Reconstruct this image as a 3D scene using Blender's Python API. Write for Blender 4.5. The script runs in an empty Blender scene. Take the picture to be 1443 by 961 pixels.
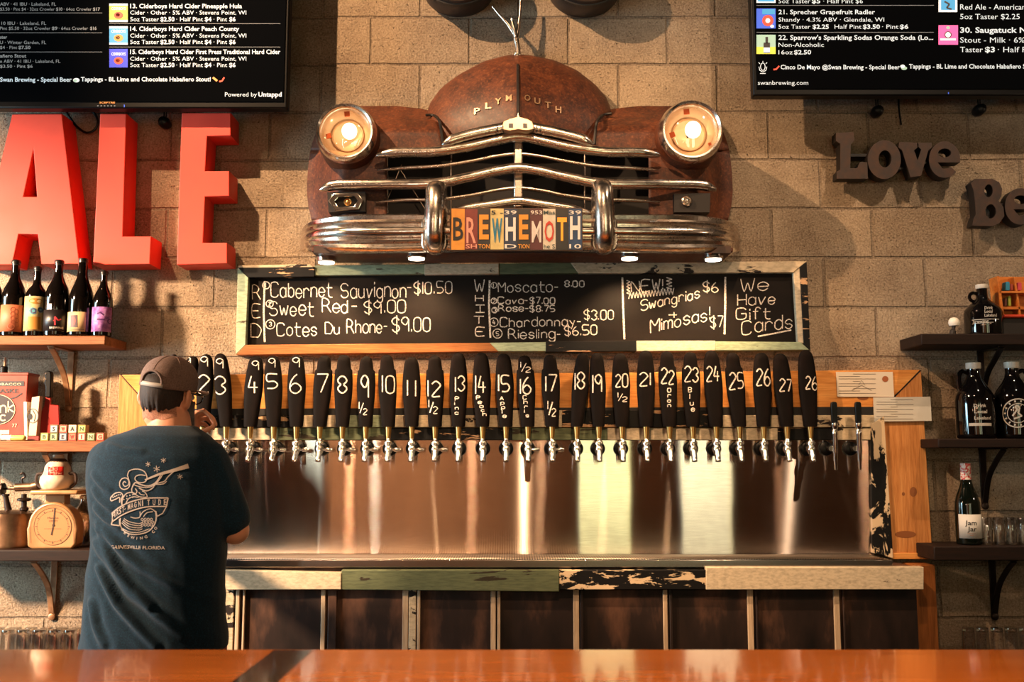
import bpy, math, random
from mathutils import Vector, Matrix
from mathutils.bvhtree import BVHTree

random.seed(7)
sc = bpy.context.scene
COL = sc.collection
rad = math.radians

# ------------------------------------------------------------------ camera
W_PX, H_PX, F_PX = 1443.0, 961.0, 1400.0
CAM = Vector((0.0, -4.0, 1.5))
PITCH = rad(6.5)
cam_d = bpy.data.cameras.new('camera')
cam = bpy.data.objects.new('camera', cam_d)
COL.objects.link(cam)
cam.location = CAM
cam.rotation_euler = (rad(90) + PITCH, 0, 0)
cam_d.sensor_width = 36.0
cam_d.lens = F_PX / W_PX * 36.0
cam_d.dof.use_dof = True
cam_d.dof.focus_distance = 3.8
cam_d.dof.aperture_fstop = 3.2
cam_d.clip_start = 0.05
sc.camera = cam

# ------------------------------------------------------------------ view, world, lights
sc.view_settings.view_transform = 'Standard'
sc.view_settings.look = 'None'
sc.view_settings.gamma = 1.0
sc.view_settings.use_curve_mapping = False
sc.view_settings.exposure = -0.12
sc.cycles.use_denoising = True
sc.cycles.sample_clamp_indirect = 4.0
sc.cycles.max_bounces = 8
sc.cycles.caustics_reflective = False
sc.cycles.caustics_refractive = False

world = bpy.data.worlds.new('world')
sc.world = world
world.use_nodes = True
bg = world.node_tree.nodes['Background']
bg.inputs[0].default_value = (0.75, 0.85, 0.95, 1)
bg.inputs[1].default_value = 0.6


def add_light(name, kind, loc, target, power, color, size=0.1, size_y=None, angle=None, blend=0.5):
    d = bpy.data.lights.new(name, kind)
    d.energy = power
    d.color = color
    if kind == 'AREA':
        d.size = size
        if size_y:
            d.shape = 'RECTANGLE'
            d.size_y = size_y
    elif kind == 'SPOT':
        d.shadow_soft_size = size
        d.spot_size = rad(angle)
        d.spot_blend = blend
    else:
        d.shadow_soft_size = size
    o = bpy.data.objects.new(name, d)
    COL.objects.link(o)
    o.location = loc
    o.rotation_euler = (Vector(target) - Vector(loc)).to_track_quat('-Z', 'Y').to_euler()
    return o


WARM = (1.0, 0.62, 0.34)
WARM2 = (1.0, 0.72, 0.48)
# track spots of the bar room, with two spots added for taps and steel
add_light('spot_left', 'SPOT', (-4.3, -2.3, 3.0), (-2.0, 0, 1.25), 4000, (1.0, 0.66, 0.40), 0.16, angle=56, blend=0.95)
add_light('spot_centre_left', 'SPOT', (-2.5, -2.15, 4.85), (-0.25, 0, 2.66), 1450, WARM, 0.025, angle=46, blend=0.8)
add_light('spot_top_right', 'SPOT', (2.15, -2.0, 4.6), (1.5, 0, 2.6), 265, WARM2, 0.025, angle=62, blend=0.8)
add_light('spot_right', 'SPOT', (4.2, -2.2, 2.5), (1.6, 0, 1.6), 60, WARM2, 0.03, angle=70, blend=0.8)
add_light('added_spot_taps', 'SPOT', (0.10, -3.3, 4.3), (0.22, 0, 1.64), 440, WARM, 0.02, angle=48, blend=0.9)  # added spot, put in to lift the cedar board and tap handles
add_light('spot_bar', 'SPOT', (0.3, -3.0, 4.4), (0.15, -2.2, 1.08), 620, WARM, 0.12, angle=48, blend=0.8)
add_light('added_spot_room', 'SPOT', (-1.6, -4.6, 4.9), (-1.7, -8.0, 1.0), 4600, (1, .80, .60), 0.1, angle=58, blend=0.9)  # added spot on the unseen front wall, brightens what the steel reflects
# daylight at the tall windows behind the camera
add_light('daylight_window_green', 'AREA', (1.10, -7.93, 1.75), (1.10, 0, 1.75), 20, (1.0, 0.98, 0.44), 0.60, 2.6)
add_light('daylight_window_cream', 'AREA', (2.30, -7.93, 1.75), (2.30, 0, 1.75), 20, (1.0, 0.94, 0.56), 0.60, 2.6)
add_light('daylight_window_slim', 'AREA', (-2.38, -7.93, 1.75), (-2.38, 0, 1.75), 12, (0.9, 1.0, 0.85), 0.22, 2.6)
# daylight from the side window at the left
add_light('daylight_side', 'AREA', (-5.4, -1.7, 1.9), (-1.0, -0.85, 1.3), 280, (0.55, 0.86, 1.0), 1.4, 2.0)
# bare bulbs hanging in the room behind the camera
for bx, by, bz, bw, bcol in ((-1.62, -6.0, 2.5, 14, (1, .5, .26)), (-1.36, -6.0, 2.6, 12, (1, .9, .7)), (-.40, -6.0, 2.5, 8, (1, .55, .3)), (.28, -6.0, 2.5, 6, (1, .58, .32)),
                             (2.67, -6.0, 2.5, 2.5, (1, .5, .25)), (-2.9, -5.6, 2.5, 10, (1, .6, .35)), (3.6, -6.2, 2.6, 7, (1, .55, .3))):
    add_light('hanging_bulb', 'POINT', (bx, by, bz), (bx, by, 0), bw, bcol, 0.045)


# ------------------------------------------------------------------ helpers
def P(px, py, y=0.0):
    """photo pixel -> world point on the plane Y = y"""
    u = (px - W_PX / 2) / F_PX
    v = -(py - H_PX / 2) / F_PX
    d = Vector((u, math.cos(PITCH) - v * math.sin(PITCH), math.sin(PITCH) + v * math.cos(PITCH)))
    return CAM + d * ((y - CAM.y) / d.y)


def XAT(px, y, z):
    """world x of photo column px for a point at depth y and height z"""
    w = (y - CAM.y) * math.cos(PITCH) + (z - CAM.z) * math.sin(PITCH)
    return (px - W_PX / 2) / F_PX * w


def PXM(y, py=480):
    """metres per pixel on plane y"""
    return (P(722.5, py, y) - P(721.5, py, y)).x


def C(r, g, b, a=1.0):
    f = lambda c: (c / 255) / 12.92 if c / 255 <= 0.04045 else ((c / 255 + 0.055) / 1.055) ** 2.4
    return (f(r), f(g), f(b), a)


def lerp(a, b, t):
    return a + (b - a) * t


def interp(table, t):
    """piecewise linear: table of (t, value...)"""
    if t <= table[0][0]:
        return table[0][1:]
    for a, b in zip(table, table[1:]):
        if t <= b[0]:
            k = (t - a[0]) / (b[0] - a[0])
            return tuple(lerp(p, q, k) for p, q in zip(a[1:], b[1:]))
    return table[-1][1:]


def smooth(t):
    t = max(0.0, min(1.0, t))
    return t * t * (3 - 2 * t)


def catmull(pts, sub=6, closed=False):
    pts = [Vector(p) for p in pts]
    out = []
    n = len(pts)
    for i in range(n if closed else n - 1):
        if closed:
            p0, p1, p2, p3 = pts[(i - 1) % n], pts[i], pts[(i + 1) % n], pts[(i + 2) % n]
        else:
            p0, p1, p2, p3 = pts[max(i - 1, 0)], pts[i], pts[i + 1], pts[min(i + 2, n - 1)]
        for k in range(sub):
            t = k / sub
            out.append(0.5 * ((2 * p1) + (p2 - p0) * t + (2 * p0 - 5 * p1 + 4 * p2 - p3) * t * t
                              + (3 * p1 - p0 - 3 * p2 + p3) * t ** 3))
    if not closed:
        out.append(pts[-1])
    return out


class MB:
    """mesh builder in world coordinates"""

    def __init__(self):
        self.v, self.f, self.m = [], [], []
        self.mat = 0

    def add(self, verts, faces):
        o = len(self.v)
        self.v += [tuple(p) for p in verts]
        for f in faces:
            self.f.append([i + o for i in f])
            self.m.append(self.mat)
        return self

    def box(self, a, b):
        x0, x1 = sorted((a[0], b[0])); y0, y1 = sorted((a[1], b[1])); z0, z1 = sorted((a[2], b[2]))
        v = [(x, y, z) for z in (z0, z1) for y in (y0, y1) for x in (x0, x1)]
        return self.add(v, [(0, 2, 3, 1), (4, 5, 7, 6), (0, 1, 5, 4), (2, 6, 7, 3), (0, 4, 6, 2), (1, 3, 7, 5)])

    def loft(self, rings, cap=True, closed=True):
        n = len(rings[0])
        v = [p for r in rings for p in r]
        f = []
        for i in range(len(rings) - 1):
            for j in range(n if closed else n - 1):
                k = (j + 1) % n
                f.append((i * n + j, i * n + k, (i + 1) * n + k, (i + 1) * n + j))
        if cap and closed:
            f.append(tuple(range(n - 1, -1, -1)))
            f.append(tuple((len(rings) - 1) * n + j for j in range(n)))
        return self.add(v, f)

    def tube(self, pts, r, n=10, cap=True, flat=None):
        pts = [Vector(p) for p in pts]
        rs = r if isinstance(r, (list, tuple)) else [r] * len(pts)
        t = (pts[1] - pts[0]).normalized()
        nrm = t.cross(Vector((0, 1, 0)))
        if nrm.length < 0.05:
            nrm = t.cross(Vector((1, 0, 0)))
        nrm.normalize()
        rings = []
        for i, p in enumerate(pts):
            if i == 0: t = pts[1] - pts[0]
            elif i == len(pts) - 1: t = pts[-1] - pts[-2]
            else: t = pts[i + 1] - pts[i - 1]
            if t.length < 1e-9: t = Vector((0, 0, 1))
            t.normalize()
            nrm = (nrm - t * nrm.dot(t)).normalized()
            bn = t.cross(nrm)
            fl = flat or 1.0
            rings.append([p + nrm * math.cos(2 * math.pi * k / n) * rs[i] + bn * math.sin(2 * math.pi * k / n) * rs[i] * fl
                          for k in range(n)])
        return self.loft(rings, cap)

    def limb(self, pts, rs, n=14):
        """tube with round ends"""
        pts = [Vector(p) for p in pts]
        a = (pts[0] - pts[1]).normalized(); b = (pts[-1] - pts[-2]).normalized()
        pre, prer, post, postr = [], [], [], []
        for k in (80, 60, 40, 20):
            pre.append(pts[0] + a * rs[0] * math.sin(rad(k))); prer.append(rs[0] * math.cos(rad(k)))
        for k in (20, 40, 60, 80):
            post.append(pts[-1] + b * rs[-1] * math.sin(rad(k))); postr.append(rs[-1] * math.cos(rad(k)))
        return self.tube(pre + pts + post, prer + list(rs) + postr, n)

    def ellipsoid(self, c, r, rot=None, nu=20, nv=12):
        c = Vector(c)
        rings = []
        for i in range(1, nv):
            th = math.pi * i / nv
            ring = []
            for k in range(nu):
                ph = 2 * math.pi * k / nu
                q = Vector((r[0] * math.sin(th) * math.cos(ph), r[1] * math.sin(th) * math.sin(ph), -r[2] * math.cos(th)))
                ring.append(c + (rot @ q if rot else q))
            rings.append(ring)
        return self.loft(rings)

    def lathe(self, prof, c, n=24, axis='z', cap=True):
        c = Vector(c)
        rings = []
        for r, h in prof:
            ring = []
            for k in range(n):
                a = 2 * math.pi * k / n
                ca, sa = math.cos(a) * r, math.sin(a) * r
                if axis == 'z': q = Vector((ca, sa, h))
                elif axis == 'y': q = Vector((ca, -h, sa))      # h points to the camera (-y)
                else: q = Vector((h, ca, sa))
                ring.append(c + q)
            rings.append(ring)
        return self.loft(rings, cap)

    def prism(self, outline, y0, y1):
        """outline: list of world (x, z)"""
        n = len(outline)
        v = [(x, y0, z) for x, z in outline] + [(x, y1, z) for x, z in outline]
        f = [tuple(range(n)), tuple(range(2 * n - 1, n - 1, -1))]
        for i in range(n):
            k = (i + 1) % n
            f.append((i, i + n, k + n, k))
        return self.add(v, f)

    def build(self, name, mats, parent=None, bevel=0, smooth_deg=35, solid=0, seg=2):
        me = bpy.data.meshes.new(name)
        off = Vector((0, 0, 0))
        p = parent
        while p is not None:
            off += p.location
            p = p.parent
        me.from_pydata([tuple(Vector(q) - off) for q in self.v], [], self.f)
        if not isinstance(mats, (list, tuple)):
            mats = [mats]
        for mt in mats:
            me.materials.append(mt)
        me.polygons.foreach_set('material_index', self.m)
        fix_normals(me)
        me.polygons.foreach_set('use_smooth', [True] * len(me.polygons))
        me.set_sharp_from_angle(angle=rad(smooth_deg))
        me.update()
        o = bpy.data.objects.new(name, me)
        COL.objects.link(o)
        if parent is not None:
            o.parent = parent
        if bevel:
            b = o.modifiers.new('bevel', 'BEVEL')
            b.width = bevel; b.segments = seg; b.limit_method = 'ANGLE'; b.angle_limit = rad(40)
        if solid:
            s = o.modifiers.new('solid', 'SOLIDIFY')
            s.thickness = solid; s.offset = 0
        return o


def fix_normals(me):
    import bmesh
    bm = bmesh.new(); bm.from_mesh(me)
    bmesh.ops.recalc_face_normals(bm, faces=bm.faces)
    bm.to_mesh(me); bm.free()


def root(name, loc, label=None, cat=None, group=None):
    o = bpy.data.objects.new(name, None)
    o.empty_display_size = 0.05
    COL.objects.link(o)
    o.location = loc
    return tag(o, label, cat, group) if label else o


def tag(o, label, cat, group=None):
    o['label'] = label
    o['category'] = cat
    if group:
        o['group'] = group
    return o


def struct(o):
    o['kind'] = 'structure'
    return o


def plabel(o, label):
    o['label'] = label
    return o


def evaluated(o):
    bpy.context.view_layer.update()
    dg = bpy.context.evaluated_depsgraph_get()
    ev = o.evaluated_get(dg)
    me = ev.to_mesh()
    vs = [tuple(v.co) for v in me.vertices]
    fs = [tuple(p.vertices) for p in me.polygons]
    ev.to_mesh_clear()
    return vs, fs


def drop(o):
    d = o.data
    bpy.data.objects.remove(o)
    if isinstance(d, bpy.types.Mesh): bpy.data.meshes.remove(d)
    else: bpy.data.curves.remove(d)


def remesh(mb, voxel, smooth_it=4):
    me = bpy.data.meshes.new('tmp')
    me.from_pydata(mb.v, [], mb.f)
    fix_normals(me)
    o = bpy.data.objects.new('tmp', me); COL.objects.link(o)
    r = o.modifiers.new('r', 'REMESH'); r.mode = 'VOXEL'; r.voxel_size = voxel
    if smooth_it:
        s = o.modifiers.new('s', 'SMOOTH'); s.iterations = smooth_it; s.factor = 0.5
    vs, fs = evaluated(o)
    drop(o)
    out = MB(); out.add(vs, fs)
    return out


_font_cache = {}


def font_geo(text, bold=0.0):
    """flat text of size 1, left aligned on the baseline: verts (x, y), faces, width"""
    key = (text, bold)
    if key in _font_cache:
        return _font_cache[key]
    cu = bpy.data.curves.new('tmp', 'FONT')
    cu.body = text
    cu.size = 1.0
    cu.resolution_u = 2
    cu.offset = bold
    o = bpy.data.objects.new('tmp', cu); COL.objects.link(o)
    vs, fs = evaluated(o)
    drop(o)
    if not vs:
        vs = [(0, 0, 0)]
    x0 = min(v[0] for v in vs); x1 = max(v[0] for v in vs)
    res = ([(v[0] - x0, v[1]) for v in vs], fs, max(x1 - x0, 1e-4))
    _font_cache[key] = res
    return res


def curve_prism(polys, y0, y1, bev=0.0):
    """polys: closed outlines in world (x, z), holes included -> solid between y0 and y1"""
    cu = bpy.data.curves.new('tmp', 'CURVE')
    cu.dimensions = '2D'
    cu.fill_mode = 'BOTH'
    cu.extrude = abs(y1 - y0) / 2 - bev
    cu.bevel_depth = bev
    cu.offset = -bev
    cu.bevel_resolution = 1
    for poly in polys:
        s = cu.splines.new('POLY')
        s.points.add(len(poly) - 1)
        for i, (x, z) in enumerate(poly):
            s.points[i].co = (x, z, 0, 1)
        s.use_cyclic_u = True
    o = bpy.data.objects.new('tmp', cu); COL.objects.link(o)
    vs, fs = evaluated(o)
    drop(o)
    ym = (y0 + y1) / 2
    mb = MB()
    mb.add([(v[0], ym + v[2], v[1]) for v in vs], fs)
    return mb


def pxpoly(pts, y):
    return [((q := P(x, r, y)).x, q.z) for x, r in pts]


def pxbox(mb, x0, r0, x1, r1, y0, y1, yref=None):
    """box whose front face (plane yref) covers the pixel rectangle"""
    yr = min(y0, y1) if yref is None else yref
    a, b = P(x0, (r0 + r1) / 2, yr), P(x1, (r0 + r1) / 2, yr)
    z0 = P(721, r1, yr).z; z1 = P(721, r0, yr).z
    return mb.box((a.x, y0, z0), (b.x, y1, z1))


def ell(cx, cy, rx, ry, n=28, a0=0, a1=360):
    return [(cx + rx * math.cos(rad(a0 + (a1 - a0) * k / n)), cy - ry * math.sin(rad(a0 + (a1 - a0) * k / n)))
            for k in range(n if a1 - a0 == 360 else n + 1)]


def plane_map(y):
    return lambda px, py: P(px, py, y)


def bvh_of(mb):
    return BVHTree.FromPolygons([Vector(v) for v in mb.v], mb.f)


def ray_map(bvh, yref, off=0.0012):
    """pixel on plane yref -> straight back (+Y) on to a surface"""
    def f(px, py):
        q = P(px, py, yref)
        h = bvh.ray_cast(Vector((q.x, -3.0, q.z)), Vector((0, 1, 0)))
        if h[0] is None:
            h = bvh.find_nearest(q)
        return h[0] + Vector((0, -off, 0))
    return f


def text_px(mb, s, x0, x1, base, cap, mp, bold=0.0, slope=0.0):
    """printed text filling x0..x1 with capitals cap pixels high on baseline row"""
    vs, fs, w = font_geo(s, bold)
    sx = (x1 - x0) / w
    sy = cap / 0.70
    mb.add([mp(x0 + v[0] * sx, base - v[1] * sy - slope * (v[0] * sx)) for v in vs], fs)
    return mb


def ribbon(mb, pts, w, mp, closed=False):
    """flat stroke of pixel width w along pixel points; sharp corners start a new piece"""
    q = [Vector((p[0], p[1])) for p in pts]
    if closed:
        q = q + [q[0]]
    pieces, cur = [], [q[0]]
    for i in range(1, len(q)):
        a, b = cur[-1], q[i]
        n = max(1, int((b - a).length / 2.2))
        for k in range(1, n + 1):
            cur.append(a.lerp(b, k / n))
        if i < len(q) - 1:
            d0, d1 = b - a, q[i + 1] - b
            if d0.length > 1e-6 and d1.length > 1e-6 and d0.normalized().dot(d1.normalized()) < 0.6:
                pieces.append(cur); cur = [b]
    pieces.append(cur)
    for q in pieces:
        if len(q) < 2:
            continue
        cl = closed and len(pieces) == 1
        L, R = [], []
        for i, p in enumerate(q):
            a = q[max(i - 1, 0)]; b = q[min(i + 1, len(q) - 1)]
            if cl and i in (0, len(q) - 1):
                a = q[-2]; b = q[1]
            t = (b - a)
            if t.length < 1e-6: t = Vector((1, 0))
            t.normalize()
            n = Vector((-t.y, t.x)) * w / 2
            L.append(p + n); R.append(p - n)
        vs = [mp(p.x, p.y) for p in L] + [mp(p.x, p.y) for p in R]
        k = len(q)
        mb.add(vs, [(i, i + 1, k + i + 1, k + i) for i in range(k - 1)])


GLY = {
 'A': '022842 1434', 'B': '0802 082837362505 052534332202', 'C': '4738180703123243', 'D': '0802 08284644322202', 'E': '48080242 0535',
 'F': '480802 0535', 'G': '473818070312324345 4525', 'H': '0802 4842 0545', 'I': '2822 1838 1232', 'J': '3833221203',
 'K': '0802 480542', 'L': '080242', 'M': '0208254842', 'N': '02084248', 'O': '180703123243473818', 'P': '02082837362505',
 'Q': '180703123243473818 2442', 'R': '02082837362505 2542', 'S': '473818070615354443321203', 'T': '0848 2822', 'U': '080312324348',
 'V': '082248', 'W': '0812263248', 'X': '0842 4802', 'Y': '082548 2522', 'Z': '08480242',
 'a': '3526160503122233 3632', 'b': '0802 0516263533221203', 'c': '3526160503122233', 'd': '3832 3526160503122233', 'e': '04343526160503122233',
 'f': '37281712 0626', 'g': '3526160503122233 3631201001', 'h': '0802 0516263532', 'i': '1612 1817', 'j': '2621100 ', 'k': '0802 3604 0432',
 'l': '1812', 'm': '0602 05162522 25364542', 'n': '0602 0516263532', 'o': '160503122233352616', 'p': '0600 0516263533221203',
 'q': '3526160503122233 3630', 'r': '0602 05162635', 's': '352616051424332212 03', 't': '18132232 0636', 'u': '0603122233 3632',
 'v': '061236', 'w': '0612253246', 'x': '0632 3602', 'y': '0623 3610', 'z': '06360232',
 '0': '180703122233372818', '1': '1812', '2': '07182837360232', '3': '0718283736253433221203', '4': '180434 2622', '5': '3808052534332202',
 '6': '2817050312223334251504', '7': '083812', '8': '15060718283736253433221203 0415', '9': '3728180706152537 3732', '$': '372818070615253433221203 2921',
 '/': '0238', '-': '0525', '.': '0203', '!': '1814 1213', '+': '0434 2622', "'": '1817', '&': '32172827051 2',
}
GLY['s'] = '352616051424332212 03'.replace(' ', '')
GLY['8'] = '1506071828373625343322120304 15'.replace(' ', '')
GLY['j'] = '26211001'
GLY['&'] = '321728270512'


def hand_strokes(text):
    """list of strokes in units (cap height 6 = rows 2..8), total width"""
    out, x = [], 0.0
    for ch in text:
        if ch == ' ':
            x += 2.2; continue
        g = GLY[ch].split()
        ws = max(int(s[i]) for s in g for i in range(0, len(s), 2))
        x0 = min(int(s[i]) for s in g for i in range(0, len(s), 2))
        jx = random.uniform(-.15, .15); jy = random.uniform(-.35, .35); js = random.uniform(.93, 1.07)
        for s in g:
            pts = [((int(s[i]) - x0) * js + x + jx, (int(s[i + 1]) - 2) * js + jy) for i in range(0, len(s) - 1, 2)]
            if len(pts) > 3:
                pts = [tuple(p) for p in catmull([(p[0], p[1], 0) for p in pts], 3)]
            out.append([(p[0], p[1]) for p in pts])
        x += (ws - x0) + 1.25
    return out, max(x - 1.25, 0.5)


def chalk(mb, text, x0, x1, base, cap, mp, w=1.9, slope=0.0):
    st, tw = hand_strokes(text)
    sx = (x1 - x0) / tw
    sy = cap / 6.0
    for s in st:
        ribbon(mb, [(x0 + p[0] * sx, base - p[1] * sy - slope * p[0] * sx) for p in s], w * random.uniform(.9, 1.15), mp)


def circ(mb, cx, cy, r, w, mp, ry=None, n=20):
    ribbon(mb, [(cx + r * math.cos(2 * math.pi * k / n), cy + (ry or r) * math.sin(2 * math.pi * k / n)) for k in range(n)], w, mp, True)


def disc(mb, cx, cy, rx, ry, mp, n=20):
    vs = [mp(cx, cy)] + [mp(cx + rx * math.cos(2 * math.pi * k / n), cy + ry * math.sin(2 * math.pi * k / n)) for k in range(n)]
    mb.add(vs, [(0, 1 + k, 1 + (k + 1) % n) for k in range(n)])


def rect(mb, x0, r0, x1, r1, mp, nx=1, ny=1):
    vs = [mp(lerp(x0, x1, i / nx), lerp(r0, r1, j / ny)) for j in range(ny + 1) for i in range(nx + 1)]
    mb.add(vs, [(j * (nx + 1) + i, j * (nx + 1) + i + 1, (j + 1) * (nx + 1) + i + 1, (j + 1) * (nx + 1) + i)
                for j in range(ny) for i in range(nx)])


# ------------------------------------------------------------------ materials
def new_mat(name):
    m = bpy.data.materials.new(name)
    m.use_nodes = True
    nt = m.node_tree
    return m, nt.nodes, nt.links, nt.nodes['Principled BSDF']


def simple(name, col, rough=0.5, metal=0.0, spec=0.5, emit=None, es=0.0, coat=0.0, trans=0.0, ior=1.45):
    m, N, L, b = new_mat(name)
    b.inputs['Base Color'].default_value = col
    b.inputs['Roughness'].default_value = rough
    b.inputs['Metallic'].default_value = metal
    b.inputs['Specular IOR Level'].default_value = spec
    b.inputs['Coat Weight'].default_value = coat
    b.inputs['Transmission Weight'].default_value = trans
    b.inputs['IOR'].default_value = ior
    if emit:
        b.inputs['Emission Color'].default_value = emit
        b.inputs['Emission Strength'].default_value = es
    return m


def tex_coord(N, L, scale=(1, 1, 1), kind='Object', rot=(0, 0, 0)):
    t = N.new('ShaderNodeTexCoord'); mp = N.new('ShaderNodeMapping')
    mp.inputs['Scale'].default_value = scale
    mp.inputs['Rotation'].default_value = rot
    L.new(t.outputs[kind], mp.inputs['Vector'])
    return mp.outputs['Vector']


def noise(N, L, vec, scale, detail=5, rough=0.55, dist=0.0):
    n = N.new('ShaderNodeTexNoise')
    n.inputs['Scale'].default_value = scale
    n.inputs['Detail'].default_value = detail
    n.inputs['Roughness'].default_value = rough
    n.inputs['Distortion'].default_value = dist
    L.new(vec, n.inputs['Vector'])
    return n.outputs['Fac']


def ramp(N, L, fac, stops, inter='LINEAR'):
    r = N.new('ShaderNodeValToRGB')
    cr = r.color_ramp
    cr.interpolation = inter
    while len(cr.elements) < len(stops):
        cr.elements.new(0.5)
    for e, (p, c) in zip(cr.elements, stops):
        e.position = p; e.color = c
    L.new(fac, r.inputs['Fac'])
    return r.outputs['Color']


def mixc(N, L, fac, a, b, mode='MIX'):
    m = N.new('ShaderNodeMix'); m.data_type = 'RGBA'; m.blend_type = mode
    for sock, v in ((m.inputs[0], fac), (m.inputs[6], a), (m.inputs[7], b)):
        if isinstance(v, (int, float)): sock.default_value = v
        elif isinstance(v, tuple): sock.default_value = v
        else: L.new(v, sock)
    return m.outputs[2]


def bump(N, L, b, h, strength=0.3, dist=0.01):
    bn = N.new('ShaderNodeBump')
    bn.inputs['Strength'].default_value = strength
    bn.inputs['Distance'].default_value = dist
    L.new(h, bn.inputs['Height'])
    L.new(bn.outputs['Normal'], b.inputs['Normal'])
    return bn


def mottled(name, stops, nscale=6.0, scale=(1, 1, 1), rough=(0.5, 0.8), metal=0.0, bmp=0.0, detail=6, inter='LINEAR', dist=0.0, spec=0.5,
            fine=None, coat=0.0):
    m, N, L, b = new_mat(name)
    v = tex_coord(N, L, scale)
    f = noise(N, L, v, nscale, detail, 0.6, dist)
    c = ramp(N, L, f, stops, inter)
    if fine:
        f2 = noise(N, L, v, fine[0], 3, 0.6)
        c = mixc(N, L, ramp(N, L, f2, [(fine[1], (0, 0, 0, 1)), (fine[1] + 0.08, (1, 1, 1, 1))]), c, fine[2])
    L.new(c, b.inputs['Base Color'])
    r = ramp(N, L, f, [(0.3, (rough[0],) * 3 + (1,)), (0.7, (rough[1],) * 3 + (1,))])
    L.new(r, b.inputs['Roughness'])
    b.inputs['Metallic'].default_value = metal
    b.inputs['Specular IOR Level'].default_value = spec
    b.inputs['Coat Weight'].default_value = coat
    if bmp:
        bump(N, L, b, f, bmp, 0.004)
    return m


def wood(name, dark, mid, light, along='x', rough=0.5, gs=7.0, coat=0.0, bmp=0.15):
    s = {'x': (0.6, 9, 9), 'z': (9, 9, 0.6), 'y': (9, 0.6, 9)}[along]
    m, N, L, b = new_mat(name)
    v = tex_coord(N, L, s)
    f = noise(N, L, v, gs * 0.35, 6, 0.6, 1.2)
    c = ramp(N, L, f, [(0.25, dark), (0.48, mid), (0.72, light)])
    f2 = noise(N, L, v, gs * 3, 4, 0.6)
    c = mixc(N, L, 0.35, c, ramp(N, L, f2, [(0.3, dark), (0.65, light)]))
    L.new(c, b.inputs['Base Color'])
    b.inputs['Roughness'].default_value = rough
    b.inputs['Coat Weight'].default_value = coat
    b.inputs['Coat Roughness'].default_value = 0.06
    b.inputs['Specular IOR Level'].default_value = 0.5 if coat else 0.2
    bump(N, L, b, f2, bmp, 0.002)
    return m


def peeling(name, paint, under, cut=0.5, nscale=9, scale=(1, 1, 2.2), rough=0.6, paint2=None):
    m, N, L, b = new_mat(name)
    v = tex_coord(N, L, scale)
    f = noise(N, L, v, nscale, 7, 0.62, 0.4)
    g = noise(N, L, v, nscale * 5, 4, 0.6)
    pc = mixc(N, L, ramp(N, L, g, [(0.4, (0, 0, 0, 1)), (0.75, (1, 1, 1, 1))]), paint, paint2 or tuple(c * 0.6 for c in paint[:3]) + (1,))
    mask = ramp(N, L, f, [(cut - 0.006, (0, 0, 0, 1)), (cut + 0.006, (1, 1, 1, 1))])
    L.new(mixc(N, L, mask, pc, under), b.inputs['Base Color'])
    b.inputs['Roughness'].default_value = rough
    b.inputs['Specular IOR Level'].default_value = 0.2
    bump(N, L, b, mask, 0.5, 0.002)
    return m


def chrome(name, col=(0.62, 0.56, 0.52, 1), pit=0.62, rough=(0.08, 0.3)):
    m, N, L, b = new_mat(name)
    v = tex_coord(N, L)
    f = noise(N, L, v, 14, 6, 0.6)
    g = noise(N, L, v, 160, 3, 0.6)
    spots = ramp(N, L, g, [(pit, (0, 0, 0, 1)), (pit + 0.06, (1, 1, 1, 1))])
    c = mixc(N, L, ramp(N, L, f, [(0.42, (0, 0, 0, 1)), (0.8, (1, 1, 1, 1))]), col, (0.25, 0.16, 0.11, 1))
    L.new(mixc(N, L, spots, c, (0.10, 0.06, 0.04, 1)), b.inputs['Base Color'])
    L.new(ramp(N, L, f, [(0.35, (rough[0],) * 3 + (1,)), (0.75, (rough[1],) * 3 + (1,))]), b.inputs['Roughness'])
    b.inputs['Metallic'].default_value = 1.0
    bump(N, L, b, f, 0.12, 0.004)
    return m


def glassy(name, col=(1, 1, 1, 1), fac=0.14, rough=0.03):
    """thin clear glass: mostly see-through with sharp reflections"""
    m, N, L, b = new_mat(name)
    t = N.new('ShaderNodeBsdfTransparent'); t.inputs[0].default_value = col
    g = N.new('ShaderNodeBsdfGlossy'); g.inputs['Roughness'].default_value = rough
    lw = N.new('ShaderNodeLayerWeight'); lw.inputs['Blend'].default_value = 0.55
    mr = N.new('ShaderNodeMath'); mr.operation = 'MULTIPLY_ADD'
    mr.inputs[1].default_value = 0.6; mr.inputs[2].default_value = fac
    L.new(lw.outputs['Facing'], mr.inputs[0])
    mx = N.new('ShaderNodeMixShader')
    L.new(mr.outputs[0], mx.inputs[0]); L.new(t.outputs[0], mx.inputs[1]); L.new(g.outputs[0], mx.inputs[2])
    L.new(mx.outputs[0], N['Material Output'].inputs['Surface'])
    return m


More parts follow.
